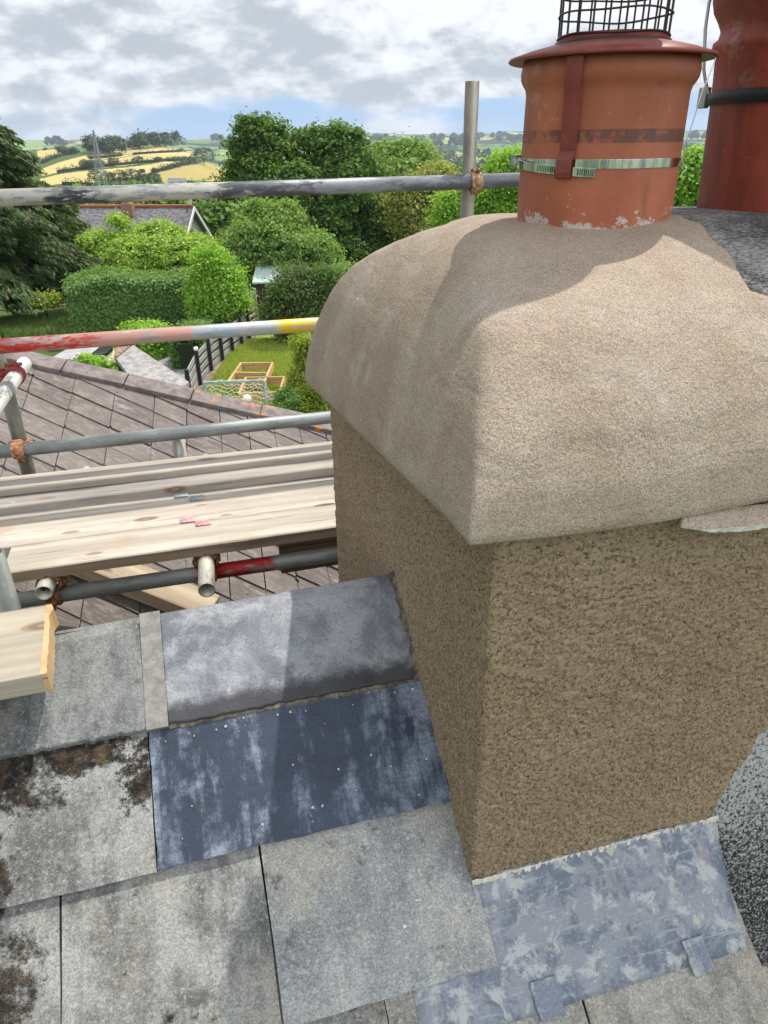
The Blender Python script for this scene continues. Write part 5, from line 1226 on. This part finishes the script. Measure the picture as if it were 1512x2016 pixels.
# field gate and low dark fence behind it
def rails(name, label, a_, b_, zs_, ph, mat, cat, npost=2, diag=False, th=.05):
    a_, b_ = np.array(a_, float), np.array(b_, float); root = thing(name, tuple(a_), label, cat, frame=ID); d_ = (b_-a_)/np.linalg.norm(b_-a_); n_ = np.array([-d_[1], d_[0], 0])*th
    mb = MB()
    def bar(p, q, h):
        vs = [x + n_*k + Z*z for x in (p, q) for k, z in ((0,0),(1,0),(1,h),(0,h))]; mb.add(vs, [(0,1,2,3),(4,7,6,5),(0,4,5,1),(1,5,6,2),(2,6,7,3),(3,7,4,0)])
    for z in zs_: bar(a_ + Z*z, b_ + Z*z, .11)
    if diag: bar(a_ + Z*zs_[0] + n_, b_ + Z*zs_[-1] + n_, .10)
    mb.build('rails', mat, root, frame=ID)
    for i in range(npost):
        p = a_ + (b_-a_)*i/(npost-1); mb = MB(); mb.box((p[0]-.06, p[1]-.06, p[2]), (p[0]+.06, p[1]+.06, p[2]+ph)); mb.build('post', mat, root, frame=ID, bevel=.01)
gw = m_wood('gate_timber', (0.30,0.26,0.20), (0.46,0.41,0.33), 2, 71)
rails('field_gate', 'open timber field gate with a diagonal brace at the end of the path', flat(478, 664), flat(497, 658) + np.array([0, 1.4, 0]), (.25, .5, .75, 1.05, 1.3), 1.55, gw, 'gate', diag=True)
rails('rail_fence', 'low dark rail fence behind the gate', flat(400, 648), flat(478, 650), (.25, .62, .98), 1.15, m_plain('dark_rail', (0.05,0.04,0.035), .9), 'fence', npost=4)
# shed
def prism(name, label, cat, corners, h, rise, wallm, roofm, ridge_along=0, over=.2, gable=None, extra=None):
    """corners: 4 ground points (counter-clockwise), gable roof along side 0-1"""
    c = [np.array(q, float) for q in corners]; root = thing(name, tuple(c[0]), label, cat, frame=ID)
    t_ = [q + Z*h for q in c]; m1_ = (t_[1]+t_[2])/2 + Z*rise; m0_ = (t_[0]+t_[3])/2 + Z*rise
    lowq = [q - Z*2.0 for q in c]
    mb = MB(); mb.add(lowq + t_, [(0,1,5,4),(2,3,7,6)]); mb.build('wall', wallm, root, frame=ID)
    mb = MB(); mb.add(lowq + t_ + [m1_, m0_], [(1,2,6,8,5)]); mb.build('gable', gable or wallm, root, frame=ID); mb = MB(); mb.add(lowq + t_ + [m1_, m0_], [(3,0,4,9,7)]); mb.build('gable', gable or wallm, root, frame=ID)
    ax = (m1_-m0_)/np.linalg.norm(m1_-m0_)*over
    for s_, (p, q) in enumerate(((t_[0], t_[1]), (t_[3], t_[2]))):
        dn = (p - m0_); dn = dn/np.linalg.norm(dn)*over; a_, b_, c_, d_ = m0_-ax, m1_+ax, q+ax+dn, p-ax+dn
        mb = MB(); mb.add([a_+Z*.02, b_+Z*.02, c_+Z*.02, d_+Z*.02, a_+Z*.10, b_+Z*.10, c_+Z*.10, d_+Z*.10], [(3,2,1,0),(4,5,6,7),(0,1,5,4),(1,2,6,5),(2,3,7,6),(3,0,4,7)]); mb.build('roof', roofm, root, frame=ID)
    return root, m0_, m1_
s0 = flat(508, 612); shr = m_plain('pale_green_roofing_felt', (0.42, 0.52, 0.48), 0.7, 0.08)
a_ = s0 + np.array([0, 0, 0]); root = thing('garden_shed', tuple(a_), 'small dark garden shed with a pale mint roof behind the shrubs', 'shed', frame=ID)
mb = MB(); mb.box((a_[0], a_[1], 0), (a_[0]+1.5, a_[1]+1.8, 1.25)); mb.build('wall', m_plain('dark_stained_boards', (0.07,0.045,0.035), .9), root, frame=ID)
mb = MB(); x0_, x1_ = a_[0]-.12, a_[0]+1.6; mb.add([(x0_,a_[1]-.15,1.22),(x1_,a_[1]-.15,1.22),(x1_,a_[1]+2.0,1.98),(x0_,a_[1]+2.0,1.98),(x0_,a_[1]-.15,1.29),(x1_,a_[1]-.15,1.29),(x1_,a_[1]+2.0,2.05),(x0_,a_[1]+2.0,2.05)], [(3,2,1,0),(4,5,6,7),(0,1,5,4),(1,2,6,5),(2,3,7,6),(3,0,4,7)]); mb.build('roof', shr, root, frame=ID)
# raised beds
newwood = m_wood('new_pale_timber', (0.42,0.27,0.11), (0.58,0.40,0.19), 0, 81, dark=.2)
def bed(label, P, h=.25, w=.07, mid=None, z0=.02):
    P = [np.array(p, float) for p in P]; root = thing('raised_bed', tuple(P[0]), label, 'raised bed', 'timber raised beds', frame=ID); ed = [(P[i], P[(i+1) % 4]) for i in range(4)]
    if mid is not None: ed.append(((P[0]*(1-mid) + P[3]*mid), (P[1]*(1-mid) + P[2]*mid)))
    cen_ = sum(P)/4
    for i, (p, q) in enumerate(ed):
        d_ = (q-p)/np.linalg.norm(q-p); n_ = np.array([-d_[1], d_[0], 0])*w; 
        if n_ @ (cen_ - p) < 0: n_ = -n_
        e_ = .0 if i % 2 == 0 or i == 4 else w
        p_, q_ = p + d_*(e_ + .002*(e_ > 0)), q - d_*(e_ + .002*(e_ > 0))
        if i == 4: p_, q_ = p + d_*(w+.002), q - d_*(w+.002)
        mb = MB(); mb.add([x + n_*k + Z*z for x in (p_, q_) for k, z in ((0,z0),(1,z0),(1,h),(0,h))], [(0,1,2,3),(4,7,6,5),(0,4,5,1),(1,5,6,2),(2,6,7,3),(3,7,4,0)]); mb.build('plank', newwood, root, frame=ID)
bed('longer raised bed of pale timber with a cross board, behind the goal', [flat(450, 764, .2), flat(524, 766, .2), flat(540, 727, .2), flat(474, 728, .2)], mid=.42)
bed('nearer raised bed of pale timber beside the golden shrub', [flat(470, 790, .2), flat(554, 788, .2), flat(563, 756, .2), flat(484, 757, .2)])
# goal frame with net, and a ball
gl = thing('football_goal', tuple(flat(470, 800)), 'small football goal with a white net above the hip tiles', 'goal', frame=ID)
g0, g1 = flat(402, 753, 1.25), flat(520, 749, 1.25); mb = MB(); gm_ = m_plain('painted_goal_tube', (0.33,0.42,0.44), .5, .4, 8)
mb.tube(g0, g1, .035, 10); mb.tube(g0, (g0[0], g0[1], 0), .035, 10); mb.tube(g1, (g1[0], g1[1], 0), .035, 10); mb.build('frame', gm_, gl, frame=ID)
mb = MB(); rgn = random.Random(4); bk = np.array([.15, .95, 0])
nxn = 15; nzn = 9
def netp(i, j):
    k = j/(nzn-1); p = g0 + (g1-g0)*i/(nxn-1); return p + bk*k + Z*(-1.15*k**1.2 - .06*math.sin(i*1.3+j)) + np.array([rgn.gauss(0,.012), rgn.gauss(0,.012), 0])
NPt = [[netp(i, j) for j in range(nzn)] for i in range(nxn)]
for i in range(nxn):
    for j in range(nzn):
        if j+1 < nzn: mb.tube(NPt[i][j], NPt[i][j+1], .008, 3, caps=False)
        if i+1 < nxn: mb.tube(NPt[i][j], NPt[i+1][j], .008, 3, caps=False)
mb.build('net', m_plain('white_net', (0.80,0.79,0.74), .8), gl, frame=ID)
bp = flat(486, 786, .28); mb = MB(); mb.lathe((bp[0], bp[1], bp[2]), [(.14*math.sin(math.pi*k/12)+1e-4, -.14*math.cos(math.pi*k/12)) for k in range(13)], 20)
o = mb.build('football', m_plain('white_ball_skin', (0.78,0.78,0.76), .5, .06), None, ID, bp); tag(o, 'white ball resting against the nearer raised bed', 'ball')
# outbuildings just beyond the hip
slg = m_plain('lichened_grey_roof', (0.30,0.28,0.27), .9, .35, 5, .01)
bA = flat(225, 760); 
def roofpoly(name, pts, mat, root, th=.08):
    P = [np.array(p, float) for p in pts]; mb = MB(); m = len(P); mb.add([p for p in P] + [p - Z*th for p in P], [tuple(range(m)), tuple(range(m, 2*m))[::-1]] + [(k, k+m, (k+1) % m + m, (k+1) % m) for k in range(m)]); return mb.build(name, mat, root, frame=ID)
def P3(px, py, dist): return px2w(px, py, dist)
root = thing('garage', tuple(flat(260, 760)), 'low outbuilding with a lichened grey slate roof and brick verge, past the hip', 'outbuilding', frame=ID)
q0, q1, q2_, q3 = P3(229, 706, 12.2), P3(262, 679, 14.2), P3(372, 752, 13.0), P3(300, 800, 10.8)
rfm = NT('grey_plank_roof', .9); nn1 = rfm.noise(3, 5, .7, sc3=(6, 1, 1)); rfm.col(rfm.mix(rfm.mr(nn1, .35, .65), (0.20,0.19,0.19), (0.36,0.34,0.33))); rfm.bump(nn1, .01)
roofpoly('roof', [q0, q1, q2_, q3], rfm.m, root)
roofpoly('verge', [P3(224, 700, 12.25), P3(228, 684, 13.4), P3(257, 680, 14.2), P3(232, 700, 12.4)], m_plain('red_brick', (0.24,0.15,0.12), .9, .5, 8), root)
mb = MB(); mb.add([q3-Z*.08, q2_-Z*.08, q1-Z*.08, q0-Z*.08, (q3[0],q3[1],0), (q2_[0],q2_[1],0), (q1[0],q1[1],0), (q0[0],q0[1],0)], [(0,1,5,4),(1,2,6,5),(2,3,7,6),(3,0,4,7)]); mb.build('wall', M['dark'], root, frame=ID)
root = thing('cream_outbuilding', tuple(flat(180, 760)), 'small outbuilding with a pale yellow gable and black roof edge behind the hip', 'outbuilding', frame=ID)
y0 = P3(190, 724, 13.0); y1 = P3(228, 727, 12.6); y2 = P3(224, 684, 13.0); 
roofpoly('gable', [P3(184, 722, 13.2), P3(220, 684, 13.2), P3(225, 686, 13.2), P3(231, 735, 12.8), P3(190, 735, 13.0)], m_plain('cream_paint', (0.80,0.78,0.45), .7, .06), root, th=.02)
roofpoly('verge', [P3(164, 708, 13.0), P3(196, 683, 14.0), P3(222, 683, 13.15), P3(183, 722, 13.1)], m_plain('black_felt', (0.03,0.032,0.036), .8), root, th=.05)
roofpoly('roof', [P3(100, 705, 12.9), P3(130, 688, 14.6), P3(196, 683, 14.05), P3(163, 709, 12.98)], m_plain('grey_sheet_roof', (0.34,0.33,0.34), .8, .25, 6), root, th=.05)
mb = MB(); c0_ = P3(100, 705, 12.9); c1_ = P3(231, 735, 12.7); mb.box((min(c0_[0], c1_[0])+.1, c0_[1]+.35, 0), (max(c0_[0], c1_[0])-.1, c0_[1]+1.0, c1_[2]-.3)); mb.build('wall', m_plain('cream_wall', (0.7,0.68,0.42), .8), root, frame=ID)
tree('creeper_shrub', 'bright green creeper growing over the cream gable', gz(P3(200, 740, 12.3)), lobes_px([(190,716,20,7,0),(215,722,10,8,0),(172,708,14,5,0)], 12.3), G['bright'], 60, 14, .055, .05, 77, cat='plant', bark=False)

# white gabled house beyond the maple
hs_ = thing('gabled_house', tuple(gz(px2w(300, 480, 52))), 'white gabled house with a slate roof and red ridge tiles among the trees', 'house', frame=ID)
D0 = 52; r0, r1 = px2w(158, 411, D0 + 1.6), px2w(381, 411, D0 - 1.4); dR = (r1-r0)/np.linalg.norm(r1-r0); nR = np.array([dR[1], -dR[0], 0]); hw, dr_ = 3.6, 2.7
r0[2] = r1[2] = (r0[2]+r1[2])/2
e0, e1_ = r0 + nR*hw - Z*dr_, r1 + nR*hw - Z*dr_; f0, f1 = r0 - nR*hw - Z*dr_, r1 - nR*hw - Z*dr_
slm = NT('house_slates', .8); s1n = slm.noise(5, 6, .8, sc3=(1, 1, 2.5)); slm.col(slm.mix(slm.mr(s1n, .4, .62), (0.085,0.08,0.095), (0.26,0.24,0.25)))
for k, (A1, B1, C_, D_) in enumerate(((r0, r1, e1_, e0), (r0, r1, f1, f0))):
    mb = MB(); mb.add([A1, B1, C_, D_] + [q+Z*.12 for q in (A1, B1, C_, D_)], [(0,1,2,3),(7,6,5,4),(0,4,5,1),(1,5,6,2),(2,6,7,3),(3,7,4,0)]); mb.build('roof', slm.m, hs_, frame=ID)
mb = MB(); mb.tube(r0 + Z*.16, r1 + Z*.16, .10, 8); mb.build('ridge', m_plain('red_ridge_tiles', (0.36,0.12,0.06), .9), hs_, frame=ID)
wm_ = m_plain('white_render', (0.72,0.71,0.67), .8, .06, 3)
dx = dR*(-.35); mb = MB(); bz = -8.0
E0, E1, F0, F1 = [q + s for q, s in ((e0, -dx*1), (e1_, dx*1), (f0, -dx*1), (f1, dx*1))]
mb.add([E1, r1+dx, F1, (F1[0],F1[1],bz), (E1[0],E1[1],bz), E0, r0-dx, F0, (F0[0],F0[1],bz), (E0[0],E0[1],bz)], [(0,1,2,3,4),(5,9,8,7,6),(0,4,9,5),(2,7,8,3)]); mb.build('wall', wm_, hs_, frame=ID)
mb = MB()
for q in (e1_, f1):
    dv = (q - r1); mb.add([r1+dR*.03-Z*.10, q+dR*.03-Z*.10, q+dR*.03+Z*.14, r1+dR*.03+Z*.14, r1+dR*.10-Z*.10, q+dR*.10-Z*.10, q+dR*.10+Z*.14, r1+dR*.10+Z*.14], [(0,1,2,3),(7,6,5,4),(0,4,5,1),(2,6,7,3),(1,5,6,2)])
mb.build('bargeboard', m_plain('white_bargeboard', (0.78,0.78,0.76), .6, .05), hs_, frame=ID)
gc = r1 - Z*1.75 + dx + dR*.03; mb = MB(); mb.add([gc + nR*a + Z*b for a, b in ((-.35,-.6),(.35,-.6),(.35,.5),(-.35,.5))] + [gc + dR*.05 + nR*a + Z*b for a, b in ((-.35,-.6),(.35,-.6),(.35,.5),(-.35,.5))], [(4,5,6,7),(0,1,5,4),(1,2,6,5),(2,3,7,6),(3,0,4,7)]); mb.build('window', m_plain('dull_glass', (0.10,0.11,0.12), .3), hs_, frame=ID)
cp = px2w(252, 412, D0-.4); mb = MB(); mb.box((cp[0]-.35, cp[1]-.3, r0[2]-.4), (cp[0]+.35, cp[1]+.3, r0[2]+.35)); mb.tube((cp[0], cp[1], r0[2]+.35), (cp[0], cp[1], r0[2]+.75), .15, 10, r2=.12); ch_ = mb.build('chimney', m_plain('brick_chimney', (0.30,0.16,0.11), .9), hs_, frame=ID)
mb = MB(); fp = px2w(374, 405, D0-1); mb.lathe((r1[0]-.15, r1[1], r1[2]+.2), [(.08,0),(.10,.1),(.06,.2),(.11,.3),(.001,.42)], 10); mb.build('finial', m_plain('pale_finial', (0.6,0.58,0.55), .8), hs_, frame=ID)
# belt of dark trees behind the house and in the valley
for i, (px, py, rw, rh, dist, lab) in enumerate([(190, 398, 60, 20, 75, 'dark tree belt left of the red ridge, beneath the top rail'), (290, 396, 60, 18, 80, 'dark trees directly behind the red ridge of the white house'), (395, 408, 50, 34, 70, 'dark tree right behind the white gable'), (420, 455, 44, 50, 62, 'dark tree between the white gable and the oak'), (500, 400, 60, 40, 75, 'shaded tree in the gap below the oak crown')]):
    b_ = gz(px2w(px, 500, dist)); tree('broadleaf_tree', lab, b_, lobes_px([(px, py, rw, rh, 0), (px-rw*.4, py+rh*.8, rw*.8, rh, 1), (px+rw*.4, py+rh*.8, rw*.8, rh, -1)], dist), G['hedge' if i != 3 else 'oak'], 300, 24, .38, .6, 90+i, group='dark trees in the dip', low=-.8)
for i, (px, py, rw, rh, dist, lab) in enumerate([(690, 470, 60, 50, 56, 'dark leafy tree under the right side of the oak'), (770, 420, 50, 40, 56, 'shaded tree between the oak and the sallow'), (900, 350, 34, 16, 150, 'dark tree in the valley left of the tall upright')]):
    tree('broadleaf_tree', lab, gz(px2w(px, 540, dist)) if dist < 100 else gz(ground(px, 372)), lobes_px([(px, py, rw, rh, 0), (px-rw*.5, py+rh*.6, rw*.7, rh, 1), (px+rw*.5, py+rh*.6, rw*.7, rh, -1)], dist), G['oak'], 320, 24, .32 if dist < 100 else .6, .5, 120+i, group='dark trees in the dip', low=-.8)

# ------------------------------------------------------------------ pylon, wires and farm on the corn hill
M['pyl'] = m_plain('galvanised_lattice', (0.30,0.31,0.31), .6)
pb = px2w(203, 388, 215); bz = float(hfun(pb[0], pb[1])); root = thing('pylon', (pb[0], pb[1], bz), 'grey lattice electricity pylon in front of the corn fields', 'pylon', frame=ID)
topz = px2w(191, 256, 215)[2]; pt = px2w(191, 256, 215); mb = MB(); Hh = topz - bz; wb_ = 2.1
lean = np.array([pt[0]-pb[0], pt[1]-pb[1]])*0.35
lv = [0, .2, .38, .53, .66, .77, .86, .93, 1.0]
def cr_(k): w = wb_*(1-k)**1.15 + .12; return [np.array([pb[0] + lean[0]*k + sx*w, pb[1] + lean[1]*k + sy*w, bz + Hh*k]) for sx, sy in ((-1,-1),(1,-1),(1,1),(-1,1))]
for a_, b_ in zip(lv[:-1], lv[1:]):
    A4, B4 = cr_(a_), cr_(b_)
    for i in range(4):
        j = (i+1) % 4; mb.tube(A4[i], B4[i], .085, 4); mb.tube(A4[i], B4[j], .05, 3); mb.tube(A4[j], B4[i], .05, 3); mb.tube(B4[i], B4[j], .05, 3)
for k in (.60, .76, .90):
    c_ = sum(cr_(k))/4; mb.tube(c_ + np.array([-1.5, -.6, 0]), c_ + np.array([1.5, .6, 0]), .07, 4); mb.tube(c_ + np.array([-1.5, -.6, 0]), c_ + Z*.8, .05, 3); mb.tube(c_ + np.array([1.5, .6, 0]), c_ + Z*.8, .05, 3)
mb.build('lattice', M['pyl'], root, frame=ID)
mw = m_plain('dark_cable', (0.05,0.05,0.055), .6)
for i, (x0_, y0_, x1_, y1_, d0_, d1_, lab) in enumerate([(-60, 350, 240, 365, 90, 214, 'overhead wire sagging left from the pylon across the conifer'), (203, 296, 460, 322, 215, 330, 'overhead wire running right from the pylon to the oak'), (198, 362, 420, 372, 215, 300, 'low overhead wire right of the pylon above the rail'), (1250, 300, 1420, 283, 40, 44, 'thin cable passing between the two chimney pots')]):
    p, q = px2w(x0_, y0_, d0_), px2w(x1_, y1_, d1_); mb = MB(); pts = [p + (q-p)*k/16 - Z*(1-(k/8-1)**2)*np.linalg.norm(q-p)*.006 for k in range(17)]
    mb.path(pts, .035 if d1_ > 100 else .009, 4); o = mb.build('overhead_wire', mw, None, ID, p); tag(o, lab, 'wire', 'overhead wires')
fb = ground(347, 366); dist = math.hypot(fb[0], fb[1]); s_ = dist/1583
c4 = [fb + np.array(q)*s_ for q in ((-16, 0, 0), (17, -6, 0), (20, 8, 0), (-13, 14, 0))]; c4 = [np.array([q[0], q[1], fb[2]]) for q in c4]
prism('farmhouse', 'small white farmhouse with a grey roof at the foot of the corn hill', 'house', c4, 7*s_, 6.5*s_, m_plain('white_farm_wall', (0.75,0.74,0.71), .8, .05), m_plain('farm_slates', (0.24,0.25,0.28), .8, .15, .5), over=.3)
# field hedges and hedgerow trees on the hill
hl = [([(84,322),(100,314),(122,307),(150,302)], 'hedge under the small corn field by the conifer'), ([(86,296),(108,291.5),(122,300),(165,300)], 'hedge over the small corn field by the conifer'),
      ([(114,341),(158,334),(200,329),(262,323),(320,318),(384,316)], 'long hedge across the middle of the corn hill'), ([(176,313),(205,311),(240,307)], 'short hedge left of centre on the corn hill'),
      ([(262,305),(300,302),(350,299),(392,295.5)], 'thin hedge below the top corn strip'), ([(300,341),(330,334),(352,327),(384,321)], 'sloping hedge between the lowest corn fields'),
      ([(125,364),(190,367),(260,371),(330,372)], 'hedge along the bottom of the corn hill'), ([(372,290),(392,296),(400,300)], 'hedge running down to the clump by the oak')]
for i, (pts, lab) in enumerate(hl):
    P = []
    for a_, b_ in zip(pts[:-1], pts[1:]):
        for k in range(6): P.append(ground(a_[0]+(b_[0]-a_[0])*k/6, a_[1]+(b_[1]-a_[1])*k/6)[:2])
    P.append(ground(*pts[-1])[:2]); P = np.array(P); kp = [0]
    for j in range(1, len(P)):
        if np.linalg.norm(P[j]-P[kp[-1]]) > 3: kp.append(j)
    P = P[kp]; L_ = float(np.linalg.norm(np.diff(P, axis=0), axis=1).sum())
    hedge('field_hedge', lab, P, 1.8, 1.6, G['far'], int(min(1100, L_*3.2)), .55, 200+i, 'hedges between the far fields', wob=.8, per=6)
ft = [(145,304,8,12,'small tree at the left end of the hilltop wood'), (125,306,11,16,'round tree on the hedge beside the small corn field'), (168,334,11,17,'left tree of the hedge pair by the pylon'), (180,333,9,15,'right tree of the hedge pair by the pylon'),
      (197,331,10,15,'tree in the hedge directly behind the pylon'), (225,328,12,16,'round tree just right of the pylon'), (273,325,13,15,'round tree in the middle of the long hedge'), (312,321,8,11,'smaller tree right of the middle one in the long hedge'),
      (280,341,6,7,'lone bush low on the corn hill'), (304,338,4,6,'tiny bush beside the lone bush'), (402,326,25,33,'big dark clump of trees in the corner beside the oak'), (374,369,12,13,'bush right of the small farmhouse'), (393,371,9,9,'lower bush near the oak and farmhouse'),
      (190,364,15,28,'left tree of the copse at the foot of the pylon'), (215,366,16,26,'second tree of the copse at the foot of the pylon'), (238,365,17,28,'third tree of the copse, left of its middle'), (262,365,19,30,'tallest tree of the copse below the corn'), (285,367,16,24,'fifth tree of the copse below the corn'), (306,368,15,27,'right end tree of the copse below the corn'),
      (1082,340,1,1,None)]
for i, (px, py, rw, h, lab) in enumerate(ft):
    if lab is None: continue
    b_ = ground(px, py); dist = math.hypot(b_[0], b_[1]); s_ = dist/1583; c = b_ + Z*(h*s_*.55)
    lb = [(c[0], c[1], c[2], rw*s_*.85, rw*s_*.8, h*s_*.45), (c[0]-rw*s_*.4, c[1], c[2]-h*s_*.1, rw*s_*.55, rw*s_*.5, h*s_*.38), (c[0]+rw*s_*.42, c[1], c[2]-h*s_*.06, rw*s_*.55, rw*s_*.5, h*s_*.4)]
    tree('hedgerow_tree', lab, tuple(b_), lb, G['far'], int(60 + rw*h*.35), 16, .22*s_*4.0, .30*s_*4.2, 300+i, group='trees on the far hill', trunk=.3, limbs=2, low=-.6)
# woods: far masses nobody could count
def wood(name, label, pts, n, seed, hh=(12, 19), mat='far', lf=1.9):
    rg = np.random.default_rng(seed); L_ = []
    for (px, py, wpx, k) in pts:
        for _ in range(k):
            b_ = ground(px + rg.uniform(-wpx, wpx), py); h = rg.uniform(*hh); L_.append((b_[0] + rg.normal()*4, b_[1] + rg.uniform(-5, 25), b_[2] + h*.45, h*.42, h*.42, h*.52))
    P, N_, ci = crown_pts(L_, n, 14, 1.6, seed, .7, low=-.3)
    o = leaf_mesh(name, P, N_, lf*(.6+.8*rg.random(len(P))), G[mat], seed=seed); tag(o, label, 'woodland', kind='stuff')
wood('hilltop_wood', 'dark wood along the top of the corn hill', [(160,300,10,3),(185,303,14,6),(215,304,12,5),(238,297,12,5),(262,294,14,4),(295,291,14,7),(325,289,14,8),(350,288,10,4)], 1000, 401, (7, 12), lf=1.4)
wood('valley_wood', 'dark woods filling the valley below the far green fields', [(860,322,30,10),(900,335,30,10),(960,345,40,14),(1000,330,20,6),(880,312,40,6),(940,316,20,5),(1370,300,30,6),(740,318,20,4)], 1700, 402, (13, 22), lf=2.6)
wood('ridge_wood', 'bluish woods on the far skyline', [(760,280,30,6),(900,278,60,10),(960,272,50,10),(880,290,30,6),(820,284,20,4),(1390,275,30,12),(440,280,30,4),(120,288,30,5),(1000,280,20,6)], 1500, 403, (14, 24), lf=5)

# ------------------------------------------------------------------ air
mb = MB(); mb.box((-5150, -5150, -75), (5150, 5150, 75))
hm = bpy.data.materials.new('summer_haze'); hm.use_nodes = True; ht = hm.node_tree; ht.nodes.clear()
ho = ht.nodes.new('ShaderNodeOutputMaterial'); hp_ = ht.nodes.new('ShaderNodeVolumePrincipled'); hp_.inputs['Density'].default_value = 0.00016; hp_.inputs['Color'].default_value = (0.72, 0.84, 1.0, 1); hp_.inputs['Anisotropy'].default_value = 0.2
ht.links.new(hp_.outputs[0], ho.inputs['Volume'])
o = mb.build('haze', hm, None, ID, (0, 0, 0)); tag(o, kind='stuff')
